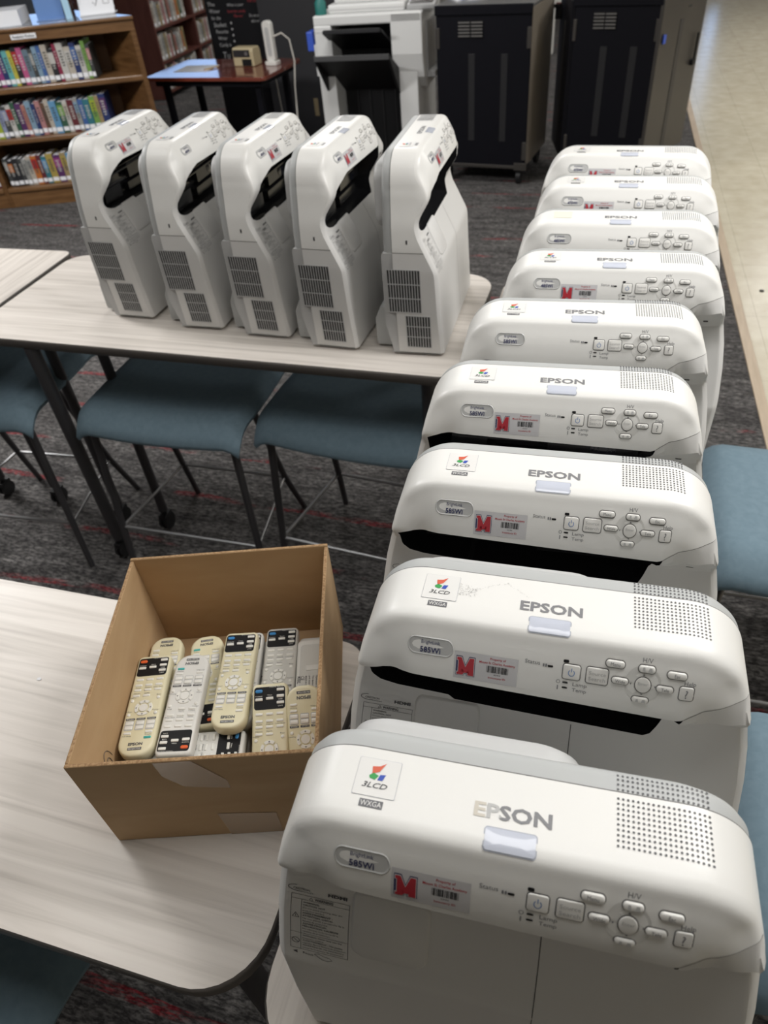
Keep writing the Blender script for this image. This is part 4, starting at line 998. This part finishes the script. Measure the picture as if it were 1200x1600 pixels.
t = leaflet('paper_sign', 'small white sheet standing at the back end of the counter', 'sign', at(.98, .52, 1.194), OA-.1, .22, .16, .3, 'paper', 'paper')
tag(link('mug', MB().tube([(0, 0, 0), (0, 0, .1)], .04, 20).tube([(.04, 0, .08), (.065, 0, .06), (.06, 0, .03), (.04, 0, .02)], .006, 8).mesh('mug', mat('brown_glaze', (.12, .035, .02), .3)), loc=at(.80, .42, 1.194)), 'dark brown cup behind the white paper sign', 'cup')

# ------------------------------------------------------------ cherry bookcase end on, with pale books
cb = thing('bookcase', 'dark cherry bookcase seen past its end panel, filled with pale books', 'bookcase', (-5.02, 8.28, 0), 0)
def cpart(name, spans, mt='cherry'):
    m = MB()
    for a, b in spans: m.span(a, b)
    return link(name, m.mesh(name, mt, smooth=False), cb, .003)
CH = 1.19
cpart('side_panel', [((-.95, -.03, 0), (0, 0, CH))])
for yy in (.92, 1.86): cpart('side_panel', [((-.32, yy-.02, 0), (-.004, yy+.02, CH-.02))])
cpart('side_panel', [((-.32, 2.78, 0), (0, 2.82, CH))]); cpart('back_panel', [((-.34, 0, 0), (-.32, 2.8, CH-.02))])
for z0 in (.06, .345, .655, 1.165): cpart('shelf', [((-.32, 0, z0), (-.006, 2.8, z0+.028))])
for zi, z in enumerate((.089, .374, .684)):
    for b0, b1, bay in ((.03, .86, 'near'), (.95, 1.80, 'far')):
        y = b0; prev = None; n = 0
        pool = ['cream', 'white', 'grey', 'tan', 'cream', 'rose', 'white', 'brown', 'salmon', 'grey', 'white', 'cream', 'orange', 'tan', 'dark green', 'white']
        stop = b1 - (.25 if zi == 1 else .1)
        while y < stop:
            w = rb.uniform(.03, .055); c = pool[n % len(pool)]; h = rb.uniform(.19, .25)
            book(f'{c} book' + (f' right after the {prev} one' if prev else ' starting its row') + f', {"lowest" if zi == 0 else "middle" if zi == 1 else "upper"} cherry shelf, {bay} bay', (-5.045, 8.28+y+w/2, z), R(90), w-.002, .17, h, c, None, group='pale books in the cherry bookcase', lab=(n % 2 == 0)); y += w; prev = c; n += 1

# ------------------------------------------------------------ small cherry table with office things
ct = thing('side_table', 'small reddish table with black legs in front of the chalkboard', 'table', (-3.077, 5.93, 0), R(-5.5))
out = rrect(1.075, .64, .05, 6); m = MB(); m.prism(out, .712, .74, 1, 0); link('tabletop', MB().prism(out, .714, .74).mesh('tabletop', 'cherrytop', angle=40), ct, .003)
link('apron', MB().span((-.48, -.27, .67), (.48, .27, .714)).mesh('apron', 'cartblack', smooth=False), ct)
for a in (-1, 1):
    for b in (-1, 1): link('leg', MB().box((a*.42, b*.22, .335), (.045, .045, .67)).mesh('leg', 'cartblack', smooth=False), ct, .003)
def on(x, y, z=.7402): 
    p = Vector((x, y, 0)); p.rotate(Matrix.Rotation(R(-5.5), 3, 'Z')); return (-3.077+p.x, 5.93+p.y, z)
t = thing('paper_sheet', 'white sheet of paper on the small reddish table', 'paper', on(-.24, -.02), R(-2)); link('paper_sheet', MB().box((0, 0, .001), (.30, .22, .002)).mesh('sheet', 'paper', smooth=False), t)
t = thing('pencil', 'short pencil lying at the corner of the white sheet', 'pencil', on(-.085, -.03, .7465), R(50)); link('pencil_shaft', MB().tube([(-.06, 0, 0), (.05, 0, 0), (.062, 0, 0)], [.0045, .0045, .001], 6).mesh('pencil_shaft', 'pencil'), t); link('eraser', MB().tube([(-.072, 0, 0), (-.06, 0, 0)], .0047, 8).mesh('eraser', 'bk_rose'), t)
t = thing('pencil_sharpener', 'beige electric pencil sharpener on the small reddish table', 'pencil sharpener', on(.175, .09), R(-8))
pr = [(-.055, 0), (.06, 0), (.06, .10), (.045, .125), (-.045, .125), (-.055, .10)]; m = MB(); n = len(pr); w = .095
m.add([(s*w, y, z) for s in (-1, 1) for y, z in pr], [(i, (i+1) % n, n+(i+1) % n, n+i) for i in range(n)] + [tuple(range(n)), tuple(range(2*n-1, n-1, -1))])
link('case', m.mesh('case', 'beige', smooth=False), t, .008, 3)
fp = link('face_plate', MB().box((-.01, -.0560, .0875), (.15, .004, .048)).mesh('face_plate', 'seatframe', smooth=False), t, .001)
link('pencil_opening', MB().tube([(.035, -.061, .0875), (.035, -.055, .0875)], .013, 16).mesh('pencil_opening', 'chrome'), fp)
link('tray', MB().box((.03, -.0555, .028), (.085, .006, .045)).mesh('tray', 'black', smooth=False), t)
t = thing('power_tower', 'white upright power tower with outlets on the small reddish table', 'power strip', on(.40, .09), R(-8))
m = MB(); m.prism(rrect(.105, .085, .02, 5), 0, .028); link('base', m.mesh('base', 'rwhite', angle=40), t, .004)
m = MB(); pts = rrect(.075, .27, .03, 6, 0, .155); n = len(pts); m.add([(x, y, z) for y in (-.022, .022) for x, z in pts], [(i, (i+1) % n, n+(i+1) % n, n+i) for i in range(n)] + [tuple(range(n)), tuple(range(2*n-1, n-1, -1))]); link('body', m.mesh('body', 'rwhite', angle=40), t, .004)
m = MB(); pts = rrect(.036, .19, .017, 6, 0, .155); m.add([(x, -.0232, z) for x, z in pts], [tuple(range(n))]); op = link('outlet_strip', m.mesh('outlet_strip', 'badge', smooth=False), t)
for k in range(4):
    link('socket', MB().box((0, -.0240, .095+.04*k), (.018, .002, .018)).mesh('socket', 'grey_pl', smooth=False), op, .001)
p0 = on(.44, .10, .93); p1 = on(.57, .10, .80)
t = link('power_cord', MB().tube([on(.435, .09, .925), on(.50, .11, .945), on(.55, .13, .90), on(.575, .12, .76), on(.585, .05, .60), on(.60, -.02, .30), on(.60, -.05, .01)], .006, 8).mesh('power_cord', 'cord')); _tower = bpy.data.objects['power_tower']; bpy.context.view_layer.update(); t.parent = _tower; t.matrix_parent_inverse = _tower.matrix_world.inverted()
t = link('power_cord', MB().tube([on(.26, .34, .62), on(.27, .345, .35), on(.27, .35, .01)], .006, 8).mesh('power_cord', 'cord')); t.parent = _tower; t.matrix_parent_inverse = _tower.matrix_world.inverted()
# chalkboard
cbx = thing('chalkboard', 'black chalkboard with handwriting standing behind the small table', 'chalkboard', (-3.2, 6.83, 0), R(-3))
link('board', MB().span((-.42, 0, .0), (.135, .035, 1.72)).mesh('board', 'chalk', smooth=False), cbx, .002)
def chalk(items, mt, sh=.12):
    m = MB()
    for s, x, z, h, w_ in items:
        v, fs = text2d(s, h, w_, -.005, 'LEFT', sh); m.add([(x+a, -.0012, z+b) for a, b in v], fs)
    return link('chalk_writing', m.mesh('chalk_writing', mt, smooth=False, weld=False), cbx.children[0])
chalk([('The', -.39, 1.045, .028, .07), ('Winter', -.385, .995, .028, .105), ('for the', -.375, .945, .026, .09), ('Student', -.365, .895, .033, .125), ('Favorite', -.355, .845, .028, .12), ('Winter', -.345, .795, .026, .09), ('Candy is', -.345, .745, .028, .115), ('Tu', -.33, .665, .05, .07),
       ('What is your', -.20, 1.035, .022, .16), ('Do not erase', .0, .955, .024, .125), ('other writing', .01, .915, .022, .115)], 'chalkink')
chalk([('favorite candy', -.205, .990, .022, .175), ('flavor', -.15, .955, .020, .09), ('The best', .0, 1.06, .024, .11)], 'chalkred')
m = MB()
for z in (.905, .86, .815, .77): m.add([(-.19+.008*math.cos(a), -.0012, z+.009*math.sin(a)) for a in np.linspace(0, 6.28, 9)[:-1]], [tuple(range(8))])
link('bullet_marks', m.mesh('bullet_marks', 'chalkink', smooth=False), cbx.children[0])
t = thing('partition_panel', 'dark grey partition between the chalkboard and the copier', 'partition', (-2.56, 6.75, 0), R(-3)); link('panel', MB().span((-.50, -.06, 0), (.28, .0, 1.9)).mesh('panel', mat('dark_partition', (.03, .03, .034), .6), smooth=False), t, .003)
link('outlet', MB().span((-.09, -.066, .20), (-.05, -.06, .34)).mesh('outlet', 'outlet', smooth=False), t, .002)

# ------------------------------------------------------------ copier
cp = thing('copier', 'large off-white copier with black open trays', 'copier', (-2.19, 5.70, 0), R(.5))
def cpt(name, spans, mt, bev=.006, par=None):
    m = MB()
    for a, b in spans: m.span(a, b)
    return link(name, m.mesh(name, mt, smooth=False), par or cp, bev)
def prof_part(name, prof, x0, x1, mt, bev=.004, par=None):
    m = MB(); n = len(prof); m.add([(x, y, z) for x in (x0, x1) for y, z in prof], [(i, (i+1) % n, n+(i+1) % n, n+i) for i in range(n)] + [tuple(range(n)), tuple(range(2*n-1, n-1, -1))])
    return link(name, m.mesh(name, mt, smooth=False), par or cp, bev)
cpt('body', [((0, .0, .03), (.125, .62, 1.02)), ((.60, .03, .03), (.74, .62, .82)), ((.1, .25, .03), (.62, .62, 1.0))], 'copier')
cpt('cavity', [((.125, .20, .03), (.60, .26, 1.0))], 'black', 0)
prof_part('side_door', [(0, 1.075), (0, .83), (.04, .68), (.12, .60), (.62, .60), (.62, 1.075)], .565, .79, 'copier', .008)
cpt('top_cover', [((0, 0, 1.015), (.79, .62, 1.078)), ((.0, -.002, .97), (.13, .3, 1.02))], 'copier', .01)
cpt('scanner_lid', [((.10, .06, 1.078), (.66, .60, 1.13)), ((.14, .10, 1.13), (.60, .56, 1.20))], 'copier', .012)
cpt('lid_seam', [((.10, .058, 1.098), (.66, .0585, 1.101))], 'copier2', 0)
fl = prof_part('tray_flap', [(-.11, .985), (-.11, 1.005), (.20, .86), (.20, .835)], .10, .535, 'black'); link('flap_edge', MB().span((.11, -.115, .985), (.52, -.108, 1.01)).mesh('flap_edge', 'seatframe', smooth=False), fl, .002)
fl = prof_part('tray_flap', [(-.20, .84), (-.20, .865), (.20, .60), (.20, .57)], .05, .60, 'black'); link('flap_edge', MB().span((.05, -.206, .838), (.60, -.199, .872)).mesh('flap_edge', mat('flap_grey', (.07, .07, .072), .4), smooth=False), fl, .002)
for x in (.05, .585): prof_part('flap_arm', [(-.20, .84), (-.20, .865), (.20, .66), (.20, .40), (.10, .50)], x, x+.02, 'black', .002, fl)
cpt('guide_rib', [((.22+.1*k, .19, .1), (.226+.1*k, .20, .8)) for k in range(4)], 'seatframe', 0)
cpt('side_handle', [((-.03, .04, .70), (.0, .16, .90))], 'copier', .004)
cpt('control_arm', [((.79, .12, .66), (.85, .5, .70)), ((.79, .12, .70), (.80, .5, 1.0))], 'copier2', .004)
ts = link('control_panel', MB().box((.775, .16, 1.12), (.20, .22, .03), rx=.25).box((.75, .18, 1.06), (.05, .06, .10)).mesh('control_panel', 'copier2', smooth=False), cp, .006)
link('screen', MB().box((.775, .155, 1.1375), (.16, .17, .003), rx=.25).mesh('screen', 'cartgrey', smooth=False), ts)
tag(link('glue_bottle', MB().tube([(0, 0, 0), (0, 0, .07), (0, 0, .09), (0, 0, .13)], [.04, .04, .026, .012], 16).mesh('bottle', 'tealpaint'), loc=(-2.142, 5.76, 1.079)), 'teal container with a pointed top standing on the copier corner', 'container')
tag(link('pocket_holder', MB().box((0, 0, .06), (.05, .12, .12)).mesh('pocket_holder', 'blue_pl', smooth=False), None, .006, loc=(-2.245, 5.80, .86)), 'blue pocket fixed to the side of the copier', 'holder')

# ------------------------------------------------------------ charging carts
def cart(label, x0, y0, x1, y1, depth, z0, z1, doors=False):
    L = math.hypot(x1-x0, y1-y0); t = thing('charging_cart', label, 'cart', (x0, y0, 0), math.atan2(y1-y0, x1-x0), 'laptop charging carts')
    def pt(name, spans, mt, bev=.004, par=None):
        m = MB()
        for a, b in spans: m.span(a, b)
        return link(name, m.mesh(name, mt, smooth=False), par or t, bev)
    b = pt('cabinet', [((0, .0, z0), (L, .02, z1)), ((.02, .02, z0), (L-.02, depth-.02, z1-.01))], 'cartblack')
    pt('side_panel', [((0, .02, z0), (.02, depth, z1))], 'cartside'); pt('side_panel', [((L-.02, .02, z0), (L, depth, z1))], 'cartside')
    pt('top', [((-.004, -.006, z1), (L+.004, depth, z1+.03))], 'carttop', .012); pt('top_edge', [((-.006, -.010, z1-.03), (L+.006, .0, z1+.028))], 'cartblack', .008)
    lv = pt('louver', [((L*.24, -.004, z1-.155), (L*.50, -.001, z1-.06))], 'black', 0)
    for k in range(5):
        for a in (0, 1): pt('louver_slat', [((L*.245+a*.082*L/.6, -.010, z1-.15+.019*k), (L*.245+a*.082*L/.6+.072*L/.6, -.003, z1-.143+.019*k))], 'louver', 0, lv)
    for x in (L*.35, L*.70): pt('embossed_strip', [((x, -.002, z0+.17), (x+.045, .0, z1-.25))], mat('emboss_black', (.022, .022, .024), .35), .001)
    for z in (z1-.22, z0+.05):
        for x in (-.004, L-.026): pt('hinge', [((x, -.006, z), (x+.03, .004, z+.12))], 'cartgrey', .002)
    pt('bottom_rail', [((0, -.004, z0-.012), (L, .02, z0+.01)), ((L-.08, -.01, z0-.02), (L+.01, .02, z0+.03))], 'cartgrey', .002)
    for x in (.06, L-.05):
        for y in (.05, depth-.06):
            c = link('caster', MB().tube([(x-.016, y, .05), (x+.016, y, .05)], .05, 20).mesh('caster', 'caster'), t); link('fork', MB().box((x, y+.01, .085), (.045, .04, max(.02, z0-.06))).mesh('fork', 'seatframe', smooth=False), c)
    return t, L, pt
c1, L1, _ = cart('black charging cart with closed front standing beside the copier', -1.285, 5.64, -.632, 5.55, .60, .125, 1.085)
c2, L2, pt2 = cart('black charging cart with both doors folded open by the tiled floor', -.385, 5.74, .160, 5.62, .50, .125, 1.085)
def door(hx, hy, tx, ty, z0, z1, mt, par, handle, name='door', s=1):
    # door leaf in the cart's own frame from hinge (hx, hy) to (tx, ty)
    a = math.atan2(ty-hy, tx-hx); L = math.hypot(tx-hx, ty-hy)
    d = link(name, MB().span((0, -.012, z0), (L, .012, z1)).mesh('door', mt, smooth=False), par, .003, loc=(hx, hy, 0), rot=(0, 0, a))
    m = MB(); m.span((L*.42, s*.012, z0+.06), (L*.50, s*.0145, z1-.14)); link('door_groove', m.mesh('door_groove', mat('groove', (.045, .042, .04), .5), smooth=False), d)
    if handle:
        link('handle', MB().box((L*.86, s*.03, z0+.62), (.02, .012, .17)).box((L*.86, s*.022, z0+.53), (.05, .03, .03)).mesh('handle', 'black', smooth=False), d, .004)
        link('lock_slot', MB().box((L*.60, s*.013, z1-.045), (.045, .002, .012)).box((L*.60, s*.013, z1-.085), (.045, .002, .012)).mesh('lock_slot', 'dark', smooth=False), d)
    return d
dr = door(L2, -.008, L2+.155, .60, .125, 1.085, 'cartgrey', c2, True, s=-1)
link('security_tag', MB().box((.05, -.02, .87), (.035, .01, .05)).mesh('security_tag', 'blue_pl', smooth=False), dr, .003)
dl = door(0, -.008, -.22, .46, .125, 1.085, 'cartblack', c2, False, s=1)
link('handle', MB().box((.46, .03, .97), (.03, .05, .09)).tube([(.44, .03, 1.0), (.50, .10, 1.005), (.50, .17, 1.0)], .012, 8).mesh('handle', 'black', smooth=False), dl, .003)
t = thing('paper_stack', 'white and blue papers on top of the closed black cart', 'paper', (-1.12, 5.90, 1.1155), R(25)); link('sheet', MB().box((0, 0, .004), (.22, .28, .008)).mesh('sheet', 'paper', smooth=False), t); link('folder', MB().box((-.03, -.03, .010), (.14, .22, .004), rz=.2).mesh('folder', 'blueacr', smooth=False), t)
# far away between the carts: white rack upright with red signs
t = thing('display_rack', 'white rack with red panels far behind between the two carts', 'rack', (-.95, 10.0, 0), 0)
link('upright', MB().span((-.06, 0, 0), (.07, .08, 1.5)).mesh('upright', 'rwhite', smooth=False), t, .004); link('red_panel', MB().span((-.10, .05, .62), (-.02, .09, 1.5)).mesh('red_panel', 'redpaint', smooth=False), t); link('red_panel', MB().span((.02, .05, .42), (.16, .10, .60)).mesh('red_panel', 'redpaint', smooth=False), t); link('crossbar', MB().span((-.3, .02, .50), (.3, .06, .60)).mesh('crossbar', 'rwhite', smooth=False), t)
